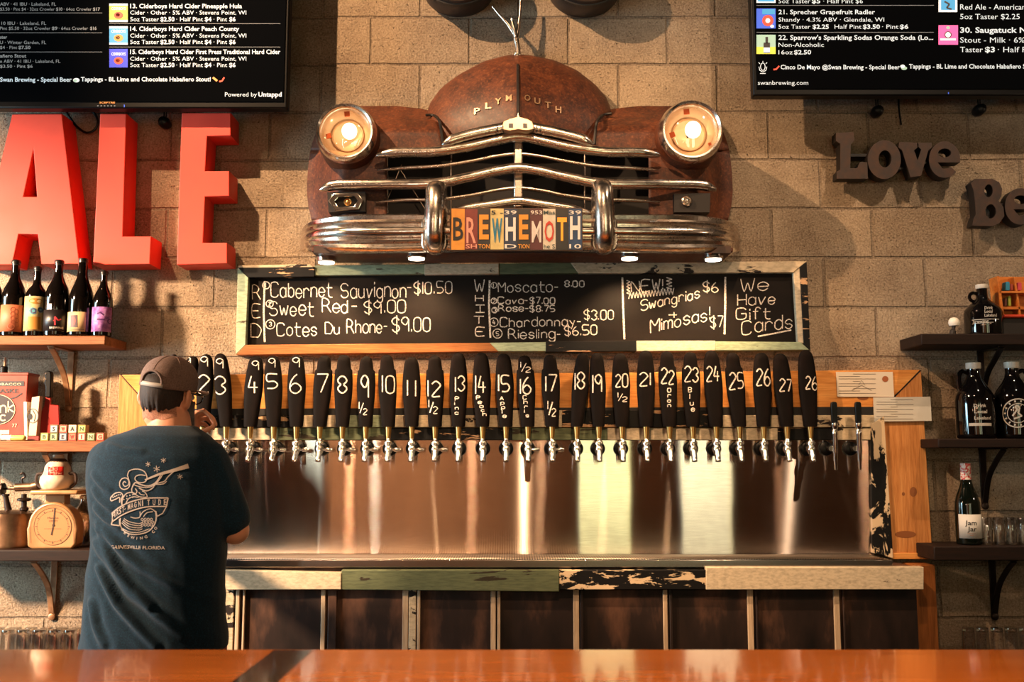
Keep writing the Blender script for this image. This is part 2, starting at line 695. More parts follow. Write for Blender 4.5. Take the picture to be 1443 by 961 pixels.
def concrete_block():
    m, N, L, b = new_mat('concrete_block')
    tc = N.new('ShaderNodeTexCoord')
    mp = N.new('ShaderNodeMapping')
    mp.inputs['Rotation'].default_value = (rad(90), 0, 0)   # x -> x, z -> y for the brick pattern
    L.new(tc.outputs['Object'], mp.inputs['Vector'])
    sep = N.new('ShaderNodeSeparateXYZ'); L.new(tc.outputs['Object'], sep.inputs[0])
    ax = N.new('ShaderNodeMath'); ax.operation = 'ADD'; ax.inputs[1].default_value = 0.177 + 4.14
    az = N.new('ShaderNodeMath'); az.operation = 'ADD'; az.inputs[1].default_value = -0.0386
    L.new(sep.outputs['X'], ax.inputs[0]); L.new(sep.outputs['Z'], az.inputs[0])
    cmb = N.new('ShaderNodeCombineXYZ'); L.new(ax.outputs[0], cmb.inputs['X']); L.new(az.outputs[0], cmb.inputs['Y'])
    obj = tc.outputs['Object']
    wob = N.new('ShaderNodeTexNoise'); wob.inputs['Scale'].default_value = 3.5; wob.inputs['Detail'].default_value = 4
    L.new(obj, wob.inputs['Vector'])
    sub = N.new('ShaderNodeVectorMath'); sub.operation = 'MULTIPLY_ADD'
    sub.inputs[1].default_value = (0.012, 0.012, 0); sub.inputs[2].default_value = (-0.006, -0.006, 0)
    L.new(wob.outputs['Color'], sub.inputs[0])
    ad = N.new('ShaderNodeVectorMath'); ad.operation = 'ADD'
    L.new(cmb.outputs[0], ad.inputs[0]); L.new(sub.outputs[0], ad.inputs[1])
    br = N.new('ShaderNodeTexBrick')
    br.offset = 0.5; br.squash = 1.0
    br.inputs['Scale'].default_value = 1.0
    br.inputs['Brick Width'].default_value = 0.414
    br.inputs['Row Height'].default_value = 0.2054
    br.inputs['Mortar Size'].default_value = 0.0075
    br.inputs['Mortar Smooth'].default_value = 0.6
    br.inputs['Bias'].default_value = 0.0
    br.inputs['Color1'].default_value = C(222, 198, 168)
    br.inputs['Color2'].default_value = C(166, 144, 120)
    br.inputs['Mortar'].default_value = C(122, 105, 88)
    L.new(ad.outputs[0], br.inputs['Vector'])
    big = noise(N, L, obj, 3.1, 7, 0.68)
    mid = noise(N, L, obj, 9, 6, 0.65)
    fine = noise(N, L, obj, 130, 4, 0.75)
    pores = noise(N, L, obj, 88, 6, 0.72)
    c = mixc(N, L, ramp(N, L, big, [(0.40, (0, 0, 0, 1)), (0.66, (1, 1, 1, 1))]), br.outputs['Color'], C(118, 97, 77))
    c = mixc(N, L, ramp(N, L, mid, [(0.5, (0, 0, 0, 1)), (0.78, (0.75, 0.75, 0.75, 1))]), c, C(196, 178, 152))
    c = mixc(N, L, 0.55, c, ramp(N, L, fine, [(0.32, C(52, 42, 33)), (0.52, C(170, 150, 128)), (0.75, C(226, 210, 186))]))
    pm = ramp(N, L, pores, [(0.60, (0, 0, 0, 1)), (0.645, (1, 1, 1, 1))])
    c = mixc(N, L, pm, c, C(52, 41, 33))
    L.new(c, b.inputs['Base Color'])
    b.inputs['Roughness'].default_value = 0.93
    b.inputs['Specular IOR Level'].default_value = 0.2
    h = N.new('ShaderNodeMath'); h.operation = 'MULTIPLY_ADD'; h.inputs[1].default_value = -0.75
    L.new(br.outputs['Fac'], h.inputs[0]); L.new(fine, h.inputs[2])
    h2 = N.new('ShaderNodeMath'); h2.operation = 'MULTIPLY_ADD'; h2.inputs[1].default_value = -0.6
    sepc = N.new('ShaderNodeSeparateColor'); L.new(pm, sepc.inputs[0])
    L.new(sepc.outputs[0], h2.inputs[0]); L.new(h.outputs[0], h2.inputs[2])
    h3 = N.new('ShaderNodeMath'); h3.operation = 'MULTIPLY_ADD'; h3.inputs[1].default_value = 0.9
    L.new(mid, h3.inputs[0]); L.new(h2.outputs[0], h3.inputs[2])
    bump(N, L, b, h3.outputs[0], 1.0, 0.013)
    return m


def brushed_steel():
    m, N, L, b = new_mat('brushed_steel')
    v = tex_coord(N, L, (1.2, 1, 60))
    f = noise(N, L, v, 14, 4, 0.6)
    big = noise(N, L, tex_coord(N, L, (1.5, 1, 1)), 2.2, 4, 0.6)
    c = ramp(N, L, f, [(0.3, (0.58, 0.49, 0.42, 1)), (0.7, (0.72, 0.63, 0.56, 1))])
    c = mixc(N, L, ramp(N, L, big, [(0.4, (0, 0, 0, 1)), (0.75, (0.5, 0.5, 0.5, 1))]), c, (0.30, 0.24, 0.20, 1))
    g = N.new('ShaderNodeBsdfAnisotropic')
    g.inputs['Roughness'].default_value = 0.12
    g.inputs['Anisotropy'].default_value = 0.9
    g.inputs['Rotation'].default_value = 0.0
    tg = N.new('ShaderNodeTangent'); tg.direction_type = 'UV_MAP'
    L.new(tg.outputs[0], g.inputs['Tangent'])
    w = noise(N, L, tex_coord(N, L, (1, 1, 0.7)), 2.6, 2, 0.5)
    bn = N.new('ShaderNodeBump'); bn.inputs['Strength'].default_value = 0.05; bn.inputs['Distance'].default_value = 0.012
    L.new(w, bn.inputs['Height']); L.new(bn.outputs['Normal'], g.inputs['Normal'])
    L.new(c, g.inputs['Color'])
    L.new(g.outputs[0], N['Material Output'].inputs['Surface'])
    return m


def rust_mat():
    m, N, L, b = new_mat('rusted_paint')
    v = tex_coord(N, L)
    big = noise(N, L, v, 3.2, 8, 0.68, 0.5)
    med = noise(N, L, v, 17, 6, 0.7, 0.3)
    fine = noise(N, L, v, 90, 4, 0.7)
    c = ramp(N, L, big, [(0.32, C(27, 14, 10)), (0.46, C(56, 26, 16)), (0.55, C(100, 50, 25)), (0.64, C(50, 26, 17)), (0.76, C(26, 18, 15))])
    c = mixc(N, L, 0.4, c, ramp(N, L, med, [(0.36, C(22, 13, 10)), (0.5, C(60, 29, 17)), (0.66, C(116, 64, 35))]))
    c = mixc(N, L, 0.3, c, ramp(N, L, fine, [(0.35, C(26, 14, 10)), (0.55, C(96, 50, 28)), (0.72, C(170, 108, 66))]))
    L.new(c, b.inputs['Base Color'])
    L.new(ramp(N, L, big, [(0.3, (0.42, 0.42, 0.42, 1)), (0.7, (0.7, 0.7, 0.7, 1))]), b.inputs['Roughness'])
    b.inputs['Specular IOR Level'].default_value = 0.35
    bump(N, L, b, med, 0.2, 0.003)
    return m


def chalk_mat():
    m, N, L, b = new_mat('chalk')
    f = noise(N, L, tex_coord(N, L), 260, 3, 0.7)
    L.new(ramp(N, L, f, [(0.36, C(120, 105, 95)), (0.55, C(236, 222, 206))]), b.inputs['Base Color'])
    b.inputs['Roughness'].default_value = 0.95
    return m


MAT = dict(
    cmu=concrete_block(), steel=brushed_steel(), rust=rust_mat(), chalk=chalk_mat(),
    chrome=chrome('aged_chrome', (0.82, 0.74, 0.66, 1), 0.60, (0.15, 0.36)), chrome_clean=chrome('polished_chrome', (0.86, 0.82, 0.78, 1), 0.74, (0.12, 0.26)),
    brass=simple('satin_brass', C(205, 160, 95), 0.28, 1.0),
    black=mottled('black_paint', [(0.3, C(16, 14, 14)), (0.7, C(34, 29, 27))], 20, rough=(0.45, 0.65)),
    handle=mottled('chalkboard_handle', [(0.3, C(9, 6, 5)), (0.55, C(15, 10, 8)), (0.8, C(30, 20, 17))], 14, (1, 1, 0.4), (0.7, 0.9), bmp=0.1, spec=0.08),
    plastic=simple('black_plastic', C(10, 10, 11), 0.35, spec=0.25),
    screen=simple('tv_screen', C(8, 9, 11), 0.07, spec=0.06),
    red=mottled('red_letter_paint', [(0.3, C(206, 52, 34)), (0.7, C(222, 66, 44))], 5, rough=(0.55, 0.7), bmp=0.05),
    rustletter=mottled('rusty_tin', [(0.3, C(34, 23, 18)), (0.5, C(56, 37, 28)), (0.75, C(78, 52, 37))], 22, rough=(0.6, 0.8), bmp=0.2),
    rustletter_dark=simple('dark_tin', C(24, 18, 16), 0.6),
    cedar=wood('cedar_board', C(150, 86, 34), C(206, 132, 62), C(228, 164, 92), 'x', 0.45),
    cedar_dim=wood('worn_board', C(96, 54, 25), C(146, 88, 46), C(180, 120, 72), 'x', 0.5),
    cedar_v=wood('cedar_post', C(126, 72, 34), C(184, 118, 62), C(212, 152, 92), 'z', 0.45),
    cedar_low=wood('cedar_lower_post', C(86, 46, 20), C(134, 78, 36), C(160, 98, 50), 'z', 0.5),
    shelfwood=wood('shelf_wood', C(70, 40, 22), C(128, 78, 46), C(164, 108, 70), 'x', 0.6),
    shelfdark=wood('dark_shelf_wood', C(12, 8, 6), C(26, 15, 11), C(46, 27, 18), 'x', 0.6),
    barwood=wood('bar_top_wood', C(156, 76, 20), C(214, 112, 38), C(230, 132, 54), 'x', 0.14, coat=0.7, bmp=0.02),
    dark_band=wood('dark_band_grain', C(28, 16, 12), C(44, 24, 16), C(60, 34, 22), 'y', 0.16, coat=0.6, bmp=0.02),  # darker tone for the diagonal band on the bar top
    cream=peeling('cream_peeling_paint', C(206, 188, 160), C(60, 46, 36), 0.68, 10),
    creamchip=peeling('cream_chipped_paint', C(196, 176, 146), C(38, 30, 26), 0.58, 8),
    green=peeling('green_peeling_paint', C(98, 104, 76), C(52, 44, 32), 0.60, 8, (0.5, 1, 4), paint2=C(72, 80, 60)),
    palegreen=peeling('pale_green_paint', C(160, 172, 142), C(80, 66, 50), 0.66, 10, (0.7, 1, 3)),
    blackpeel=peeling('black_peeling_paint', C(15, 13, 13), C(206, 180, 146), 0.535, 13, (0.7, 1, 2.4)), blackpeelv=peeling('black_peeling_paint_upright', C(13, 12, 12), C(206, 180, 146), 0.505, 7, (1.6, 1, 0.9)),
    blackpeel2=peeling('black_flaked_paint', C(14, 13, 13), C(190, 150, 112), 0.60, 12, (0.5, 1, 3)),
    board=mottled('chalkboard_slate', [(0.3, C(15, 11, 9)), (0.7, C(28, 21, 17))], 4, (1, 1, 2), (0.5, 0.65), spec=0.12),
    panel=mottled('rusty_panel', [(0.3, C(15, 11, 10)), (0.48, C(38, 25, 20)), (0.62, C(92, 62, 46)), (0.75, C(50, 32, 24))], 5, (1, 1, 0.35), (0.5, 0.7), bmp=0.15, spec=0.25),
    batten=wood('pale_batten', C(120, 96, 76), C(176, 150, 122), C(206, 182, 152), 'z', 0.6),
    iron_lit=mottled('bracket_iron_lit', [(.3, C(120, 84, 58)), (.7, C(176, 132, 96))], 20, rough=(.35, .5), metal=.5),  # iron of the left brackets, lamp light painted in as a paler tone
    iron=simple('bracket_iron', C(40, 30, 25), 0.42, 0.7),
    amber=simple('dark_bottle_glass', C(9, 6, 5), 0.06, 0, 0.6, coat=0.3),
    growler=simple('growler_glass', C(7, 6, 7), 0.06, 0, 0.6, coat=0.3),
    greenglass=simple('green_bottle_glass', C(8, 14, 9), 0.06, 0, 0.6, coat=0.3),
    glass=glassy('clear_glass', (0.93, 0.93, 0.93, 1)),
    brownglass=glassy('tinted_glass', (0.62, 0.48, 0.36, 1), 0.12),
    white=simple('white_paper', C(228, 218, 202), 0.7),
    ink=simple('black_ink', C(20, 18, 18), 0.6),
    floor=mottled('polished_concrete', [(0.3, C(60, 52, 46)), (0.7, C(86, 76, 66))], 2, rough=(0.4, 0.6)),
    drywall=simple('dark_room_wall', C(136, 98, 68), 0.9),
    ceil=simple('dark_ceiling', C(40, 33, 28), 0.9),
    tvtext=simple('screen_text', C(190, 200, 205), 0.5, emit=C(205, 216, 222), es=0.62),
    tvdim=simple('screen_dim_text', C(120, 120, 120), 0.5, emit=C(150, 148, 145), es=0.6),
)

# ================================================================== SETTING
def slab(name, a, b, mat):
    return struct(MB().box(a, b).build(name, mat))


slab('wall_back', (-5.8, 0.0, -0.1), (5.8, 0.2, 5.3), MAT['cmu'])
slab('floor', (-5.8, -8.2, -0.1), (5.8, 0.0, 0.0), MAT['floor'])
slab('ceiling', (-5.8, -8.2, 5.2), (5.8, 0.0, 5.3), MAT['ceil'])
slab('wall_left', (-5.8, -8.2, 0.0), (-5.6, 0.0, 5.2), MAT['drywall'])
slab('wall_right', (5.6, -8.2, 0.0), (5.8, 0.0, 5.2), MAT['drywall'])
mb = MB()
xs = [-5.6, -2.5, -2.26, 0.79, 1.41, 1.99, 2.61, 5.6]
for i in range(0, 8, 2):
    mb.box((xs[i], -8.2, 0), (xs[i + 1], -8.0, 5.2))
for i in (1, 3, 5):
    mb.box((xs[i], -8.2, 0), (xs[i + 1], -8.0, 0.42))
    mb.box((xs[i], -8.2, 3.08), (xs[i + 1], -8.0, 5.2))
struct(mb.build('wall_front', MAT['drywall']))

# ================================================================== TELEVISIONS
def icon(mb_by, x0, r0, x1, r1, key, mp):
    rect(mb_by[key], x0, r0, x1, r1, mp)


def tv(side):
    y = -0.20
    mp = plane_map(y - 0.0012); mp2 = plane_map(y - 0.0018); mp3 = plane_map(y - 0.0024)
    if side == 'L':
        x0, x1, r0, r1 = -70, 408, -150, 152
        lab = 'black television showing the cider list, above the red letters'
    else:
        x0, x1, r0, r1 = 1058, 1580, -160, 134
        lab = 'black television above the rusty love letters, at the right'
    c = P((x0 + x1) / 2, r1, y)
    t = root('television', (c.x, y, c.z), lab, 'television')
    mb = MB(); pxbox(mb, x0, r0, x1, r1, y + 0.004, y + 0.055, y)
    mb.build('housing', MAT['plastic'], t, 0.006)
    mb = MB(); pxbox(mb, x0 + 5, r0 + 5, x1 - 5, r1 - 9, y, y + 0.006, y)
    mb.build('screen', MAT['screen'], t)
    mb = MB(); a = P((x0 + x1) / 2, r1 - 90, y)
    mb.box((a.x - .2, y + .05, a.z - .02), (a.x + .2, -.02, a.z + .02)); mb.box((a.x - .22, -.02, a.z - .2), (a.x + .22, 0, a.z + .2))
    mb.build('wall_mount', MAT['plastic'], t)
    T, D = MB(), MB()
    cols = {k: MB() for k in ('yel', 'blu', 'nav', 'pnk', 'wht', 'red', 'cyn', 'ora', 'drk', 'grn')}
    if side == 'L':
        for s, a, b, base, cap, bd in (
            ('13. Ciderboys Hard Cider Pineapple Hula', 183.5, 341, 11.5, 6.2, .018), ('Cider · Other · 5% ABV · Stevens Point, WI', 183.5, 347, 20.5, 5.8, 0),
            ('5oz Taster ', 183.5, 224, 30, 6, 0), ('$2.50', 226, 246, 30, 6, .025), ('· Half Pint', 248.5, 286, 30, 6, 0), ('$4', 288.5, 298, 30, 6, .025), ('· Pint', 301, 320, 30, 6, 0), ('$6', 323, 332, 30, 6, .025),
            ('14. Ciderboys Hard Cider Peach County', 183.5, 337, 43.5, 6.2, .018), ('Cider · Other · 5% ABV · Stevens Point, WI', 183.5, 347, 53, 5.8, 0),
            ('5oz Taster ', 183.5, 224, 62, 6, 0), ('$2.50', 226, 246, 62, 6, .025), ('· Half Pint', 248.5, 286, 62, 6, 0), ('$4', 288.5, 298, 62, 6, .025), ('· Pint', 301, 320, 62, 6, 0), ('$6', 323, 332, 62, 6, .025),
            ('15. Ciderboys Hard Cider First Press Traditional Hard Cider', 183.5, 395, 76, 6.2, .018), ('Cider · Other · 5% ABV · Stevens Point, WI', 183.5, 347, 85.5, 5.8, 0),
            ('5oz Taster ', 183.5, 224, 94.5, 6, 0), ('$2.50', 226, 246, 94.5, 6, .025), ('· Half Pint', 248.5, 286, 94.5, 6, 0), ('$4', 288.5, 298, 94.5, 6, .025), ('· Pint', 301, 320, 94.5, 6, 0), ('$6', 323, 332, 94.5, 6, .025),
            ('Swan Brewing - Special Beer', 0, 101, 115, 6, .018), ('Tappings - BL Lime and Chocolate Habañero Stout!', 114, 297, 114.5, 6, .018),
            ('Powered by', 317, 362, 136, 6, 0), ('Untappd', 364, 397, 136, 6.2, .03)):
            text_px(T, s, a, b, base, cap, mp, bd)
        for s, a, b, base, cap, bd in (
            ('ABV · 41 IBU · Lakeland, FL', 0, 79, 8, 4.6, 0), ('$3.50 · Pint $4 · 32oz Crowler', 0, 77, 15, 4.4, 0), ('$10', 79, 88, 15, 4.4, .02), ('· 64oz Crowler', 90, 129, 15, 4.4, 0), ('$17', 131, 141, 15, 4.4, .02),
            ('10 IBU · Lakeland, FL', 2, 65, 35, 4.6, 0), ('Pint $5.50 · 32oz Crowler', 0, 71, 42, 4.4, 0), ('$9', 73, 81, 42, 4.4, .02), ('· 64oz Crowler', 83, 124, 42, 4.4, 0), ('$16', 127, 136, 42, 4.4, .02),
            ('ster', 0, 10, 54.5, 4.6, .02), ('U · Winter Garden, FL', 0, 65, 62, 4.6, 0), ('$4 · Pint', 0, 24, 69, 4.4, 0), ('$7.50', 26, 43, 69, 4.4, .02),
            ('añero Stout', 0, 37, 81, 4.6, .02), ('e ABV · 41 IBU · Lakeland, FL', 0, 85, 88.5, 4.6, 0), ('$3.50 · Pint $6', 0, 46, 95.5, 4.4, .01),):
            text_px(D, s, a, b, base, cap, mp, bd)
        for r in (33, 66): rect(D, 154, r, 395, r + .5, mp)
        for r in (18, 46, 73): rect(D, 0, r, 144, r + .5, mp)
        for (ra, rb, k) in ((5, 31, 'yel'), (37, 63, 'cyn'), (69, 95, 'nav')):
            if k != 'nav':
                rect(cols['wht'], 154, ra, 180, rb, mp)
            rect(cols[k], 154, ra + (3 if k != 'nav' else 0), 180, rb - (3 if k != 'nav' else 0), mp2)
            text_px(cols['wht'], 'CIDERBOYS', 157, 177, ra + 9, 4, mp3, .02)
            disc(cols['red' if k != 'cyn' else 'ora'], 167, ra + 16.5, 6.5, 5, mp3); disc(cols['drk'], 166, ra + 16, 3, 2.5, mp3)
        disc(cols['wht'], 107.5, 113, 4.5, 3, mp2); disc(cols['grn'], 106, 113.5, 2.5, 2, mp3)
        ribbon(cols['red'], [(309, 115), (313, 114), (316, 109)], 2.2, mp2); ribbon(cols['ora'], [(300, 109), (306, 114)], 3, mp2)
        text_px(cols['ora'], 'SCEPTRE', 140, 162, 145.5, 2.2, plane_map(y + .0025), .03)
        for k in range(6): rect(D, 137 + k * 4.7, 148.6, 139 + k * 4.7, 149.8, plane_map(y + .0025))
        rect(cols['blu'], 174.5, 147.5, 175.8, 151, plane_map(y + .0025))
    else:
        for s, a, b, base, cap, bd in (
            ('5oz Taster', 1097, 1142, 4.5, 6, 0), ('$5', 1144, 1156, 4.5, 6, .025), ('· Half Pint $6', 1160, 1216, 4.5, 6, 0),
            ('21. Sprecher Grapefruit Radler', 1097, 1233, 20, 6.4, .014), ('Shandy · 4.3% ABV · Glendale, WI', 1097, 1246, 30.5, 6, 0),
            ('5oz Taster', 1097, 1142, 40.5, 6, 0), ('$2.25', 1145, 1168, 40.5, 6, .025), ('Half Pint', 1176, 1214, 40.5, 6, 0), ('$3.50', 1216, 1240, 40.5, 6, .025), ('· Pint', 1243, 1266, 40.5, 6, 0), ('$6', 1268, 1280, 40.5, 6, .025),
            ("22. Sparrow's Sparkling Sodas Orange Soda (Lo...", 1097, 1315, 56, 6.6, .016), ('Non-Alcoholic', 1097, 1161, 66, 6, 0), ('16oz', 1097, 1117, 76.5, 6, 0), ('$2.50', 1119, 1143, 76.5, 6, .02),
            ('Cinco De Mayo @Swan Brewing - Special Beer', 1100, 1268, 97.5, 6.2, .018), ('Tappings - BL Lime and Chocolate Habañero Stout!', 1281, 1462, 96.5, 6.2, .018),
            ('swanbrewing.com', 1068, 1139, 119.5, 6, 0),
            ('Red Ale - American', 1353, 1445, 13.5, 7.6, 0), ('5oz Taster $2.25', 1353, 1437, 27, 7.6, 0),
            ('30. Saugatuck Neapolitan', 1353, 1500, 46, 7.6, .022), ('Stout - Milk · 6% ABV', 1353, 1473, 60, 7.6, 0), ('Taster', 1353, 1385, 73.5, 7.6, 0), ('$3', 1388, 1402, 73.5, 7.6, .025), ('· Half Pint', 1406, 1462, 73.5, 7.6, 0)):
            text_px(T, s, a, b, base, cap, mp, bd)
        rect(D, 1066, 45.3, 1316, 45.8, mp); rect(D, 1066, 7.3, 1316, 7.8, mp)
        rect(cols['wht'], 1066, -2, 1093, 4, mp); rect(cols['cyn'], 1068, -2, 1091, 2, mp2)
        rect(cols['blu'], 1066, 12, 1093, 40, mp); rect(cols['cyn'], 1074, 13, 1092, 20, mp2); disc(cols['red'], 1082, 29, 8, 8, mp2); disc(cols['wht'], 1082, 29, 3.4, 3.4, mp3); disc(cols['wht'], 1088, 37, 2.6, 2.2, mp3)
        rect(cols['grn'], 1066, 49, 1093, 76, mp); rect(cols['yel'], 1066, 66, 1093, 76, mp2)
        rect(cols['drk'], 1076, 60, 1085, 75, mp3); rect(cols['drk'], 1078.7, 52, 1082.3, 61, mp3); rect(cols['wht'], 1076, 67, 1085, 74, plane_map(y - .003))
        rect(cols['wht'], 1322.5, -8, 1349, 17, mp); rect(cols['cyn'], 1326, -8, 1346, 14, mp2); ribbon(cols['drk'], [(1331, 2), (1338, 6), (1334, 11), (1341, 13)], 2.4, mp3)
        rect(cols['pnk'], 1322.5, 35.5, 1350, 63, mp); disc(cols['drk'], 1336, 49, 5, 5, mp2); disc(cols['wht'], 1336, 49, 3.8, 3.8, mp3); rect(cols['wht'], 1325, 54, 1347, 57, mp2); disc(cols['grn'], 1336, 39, 2.6, 2.2, mp2)
        ribbon(cols['red'], [(1090, 98), (1094, 97.5), (1098, 93)], 2.2, mp2)
        disc(cols['grn'], 1274, 96, 4.2, 2.6, mp2); disc(cols['wht'], 1272, 93.5, 3.4, 2.4, mp3)
        circ(T, 1075, 94, 3.2, 1, mp, 5.2); ribbon(T, [(1069.5, 94), (1070.5, 99), (1075, 101.5), (1079.5, 99), (1080.5, 94)], 1, mp); rect(T, 1071, 103, 1079, 104, mp)
        for a, b in (((1069, 88), (1071, 90)), ((1075, 86), (1075, 88)), ((1081, 88), (1079, 90))): ribbon(T, [a, b], .9, mp)
        rect(cols['blu'], 1336, 130, 1337.2, 132.5, plane_map(y + .0025))
    T.build('screen_text', MAT['tvtext'], t)
    D.build('fine_screen_text', MAT['tvdim'], t)
    cc = dict(yel=C(205, 196, 70), blu=C(50, 90, 205), nav=C(30, 55, 190), pnk=C(235, 90, 160), wht=C(225, 225, 222), red=C(215, 70, 50),
              cyn=C(50, 145, 195), ora=C(225, 140, 70), drk=C(40, 30, 30), grn=C(150, 180, 160))
    a = MB(); ms = []
    for k, m in cols.items():
        if m.v:
            a.mat = len(ms); a.add(m.v, m.f)
            ms.append(simple('screen_' + k, cc[k], 0.5, emit=cc[k], es=0.8))
    a.build('beer_icons', ms, t)
    return t


tv('L'); tv('R')

# cords with round knobs hanging under the televisions
for (px, r, ln, lab) in ((232, 173, 150, 'black round knob on cord below left television'),
                         (1236, 157, 132, 'black round knob on cord under right television, left of two'),
                         (1380, 155, 132, 'black round knob on cord under right television, right of two')):
    y = -0.035
    c = P(px, r, y)
    t = root('pull_cord', (c.x, y, c.z), lab, 'cord')
    mb = MB(); mb.lathe([(0.006, -.03), (.02, -.028), (.024, -.012), (.024, .012), (.018, .027), (.007, .034)], c, 10, 'y')
    mb.build('knob', MAT['plastic'], t)
    top = P(px, ln - 34, y)
    mb = MB(); mb.tube([(c.x - .004, y, c.z + .015), (c.x - .004, y, top.z)], .0025, 6); mb.tube([(c.x + .005, y, c.z + .015), (c.x + .005, y, top.z)], .0022, 6)
    mb.build('cord', MAT['plastic'], t)

y = -0.03
mb = MB()
pts = [P(*p, y) for p in ((88, 120), (93, 155), (100, 168), (110, 180), (122, 187), (133, 183), (138, 172), (133, 160), (124, 154), (116, 150), (112, 120))]
mb.tube(catmull(pts, 6), .005, 8)
tag(mb.build('cable', MAT['plastic']), 'loose black cable looping below left television between red letters', 'cable')
mb = MB(); mb.tube(catmull([P(*p, -.01) for p in ((1265, 100), (1266, 135), (1267, 155), (1270, 176))], 5), .004, 6)
tag(mb.build('cable', MAT['plastic']), 'short thin black cable hanging under right television', 'cable')

# ================================================================== RED LETTERS
def block_letter(name, polys, lab):
    y = -0.135
    mb = curve_prism([pxpoly(p, y) for p in polys], y, y + .125, .003)
    o = mb.build(name, MAT['red'], None, smooth_deg=30)
    tag(o, lab, 'letter', 'red block letters of the word')
    return o


block_letter('letter_a_sign', [[(-33, 373), (17, 161), (87, 160), (112, 372), (58, 372), (53, 330), (26, 330), (17, 373)], [(33, 277), (52, 277), (47, 212)]],
             'big red block letter A at the left edge')
block_letter('letter_l_sign', [[(141, 160), (178, 160), (173, 333), (213, 333), (211, 372), (131, 373)]],
             'big red block letter L between A and E')
block_letter('letter_e_sign', [[(256, 159), (325, 159), (325, 191), (292, 192), (289, 241), (323, 241), (323, 276), (289, 277), (286, 342), (320, 342), (320, 371), (249, 373)]],
             'big red block letter E, last of the red word')

# ================================================================== ROUND THINGS AT THE TOP EDGE
for px, rr, w, dr, lab in ((645, 11, 56, 42, 'round dark drum at top edge, left of chrome ornament'), (825, 12, 56, 42, 'round dark drum at top edge, right of chrome ornament')):
    c = P(px, rr - dr, -.1)
    w_m = w * PXM(-.1)
    t = root('wall_drum', (c.x, -.1, c.z), lab, 'drum')
    R = (P(px, rr - dr, -.1).z - P(px, rr, -.1).z)
    mb = MB(); mb.lathe([(w_m * .96, -.1), (w_m, -.07), (w_m, .03), (w_m * .95, .05), (w_m * .9, .045), (w_m * .85, .02)], (0, 0, 0), 40, 'y')
    mb.v = [(x + c.x, yy + c.y, z * R / w_m + c.z) for x, yy, z in mb.v]
    mb.build('shell', simple('drum_metal', C(60, 52, 48), .45, .4), t)
    mb = MB(); mb.lathe([(w_m * .98, .012), (w_m * 1.03, .014), (w_m * 1.03, .034), (w_m * .98, .036)], (0, 0, 0), 40, 'y', cap=False)
    mb.v = [(x + c.x, yy + c.y, z * R / w_m + c.z) for x, yy, z in mb.v]
    mb.build('rim', simple('drum_rim', C(28, 24, 23), .5), t)

# ================================================================== RUSTY WORDS
def word(name, parts, lab, bars):
    y = -0.085
    a = P(*parts[0][1][0][0], y)
    t = root(name, (a.x, y, a.z), lab, 'wall letters')
    for nm, polys in parts:
        front = curve_prism([pxpoly(p, y) for p in polys], y - .002, y + .003, .001)
        body = curve_prism([pxpoly(p, y + .004) for p in polys], y + .003, y + .055, .0)
        mb = MB(); mb.add(body.v, body.f)
        o = mb.build(nm, MAT['rustletter_dark'], t)
        # slightly inset rusty face plate
        front.build('face', MAT['rustletter'], o)
    mb = MB()
    for x0, r0, x1, r1 in bars: pxbox(mb, x0, r0, x1, r1, y + .025, 0.0, y)
    mb.build('fixing_bar', MAT['rustletter_dark'], t)
    return t


Lp = [(1178, 187), (1203, 186), (1204, 198), (1199, 204), (1198, 237), (1208, 237), (1212, 228), (1222, 229), (1223, 252), (1179, 252), (1179, 242), (1184, 239), (1184, 203), (1178, 199)]
vp = [(1267, 200), (1292, 201), (1293, 208), (1288, 212), (1293, 226), (1298, 211), (1294, 207), (1294, 201), (1313, 201), (1313, 208), (1308, 212), (1298, 248), (1283, 250), (1271, 212), (1266, 208)]


def small_e(cx, cy, rx, ry):
    out = ell(cx, cy, rx, ry, 26, 0, 318)
    return [out + [(cx + rx * .45, cy + ry * .42), (cx - rx * .1, cy + ry * .5), (cx - rx * .45, cy + ry * .16), (cx + rx * .98, cy + ry * .16)], ell(cx, cy - ry * .36, rx * .42, ry * .24, 14)]


word('love_letters', [('letter_l', [Lp]), ('letter_o', [ell(1246, 225, 23.5, 27.5), ell(1247, 224, 9, 12, 18)]), ('letter_v', [vp]), ('letter_e', small_e(1331, 225, 22, 26))],
     'rusty metal letters spelling Love under right television', ((1200, 214, 1225, 218), (1262, 233, 1276, 236), (1305, 225, 1313, 228)))
Bp = [(1368, 258), (1374, 252), (1398, 252), (1408, 257), (1412, 266), (1411, 276), (1407, 283), (1414, 292), (1415, 305), (1408, 315), (1398, 319), (1370, 318), (1372, 308), (1375, 302), (1374, 285), (1372, 270)]
word('be_letters', [('letter_b', [Bp, ell(1393, 269, 6, 9, 16), ell(1396, 298, 7.5, 10, 16)]), ('letter_e', small_e(1438, 291, 22, 26))],
     'rusty metal letters starting Be at right edge, below Love', ((1405, 284, 1420, 288),))

# ================================================================== CHALKBOARD
def plank(mb, quad, y0, y1):
    """quad: four pixel corners (front face on y0)"""
    pts = [P(x, r, y0) for x, r in quad]
    v = [(p.x, y0, p.z) for p in pts] + [(p.x, y1, p.z) for p in pts]
    n = len(quad)
    f = [tuple(range(n)), tuple(range(2 * n - 1, n - 1, -1))] + [(i, i + n, (i + 1) % n + n, (i + 1) % n) for i in range(n)]
    return mb.add(v, f)


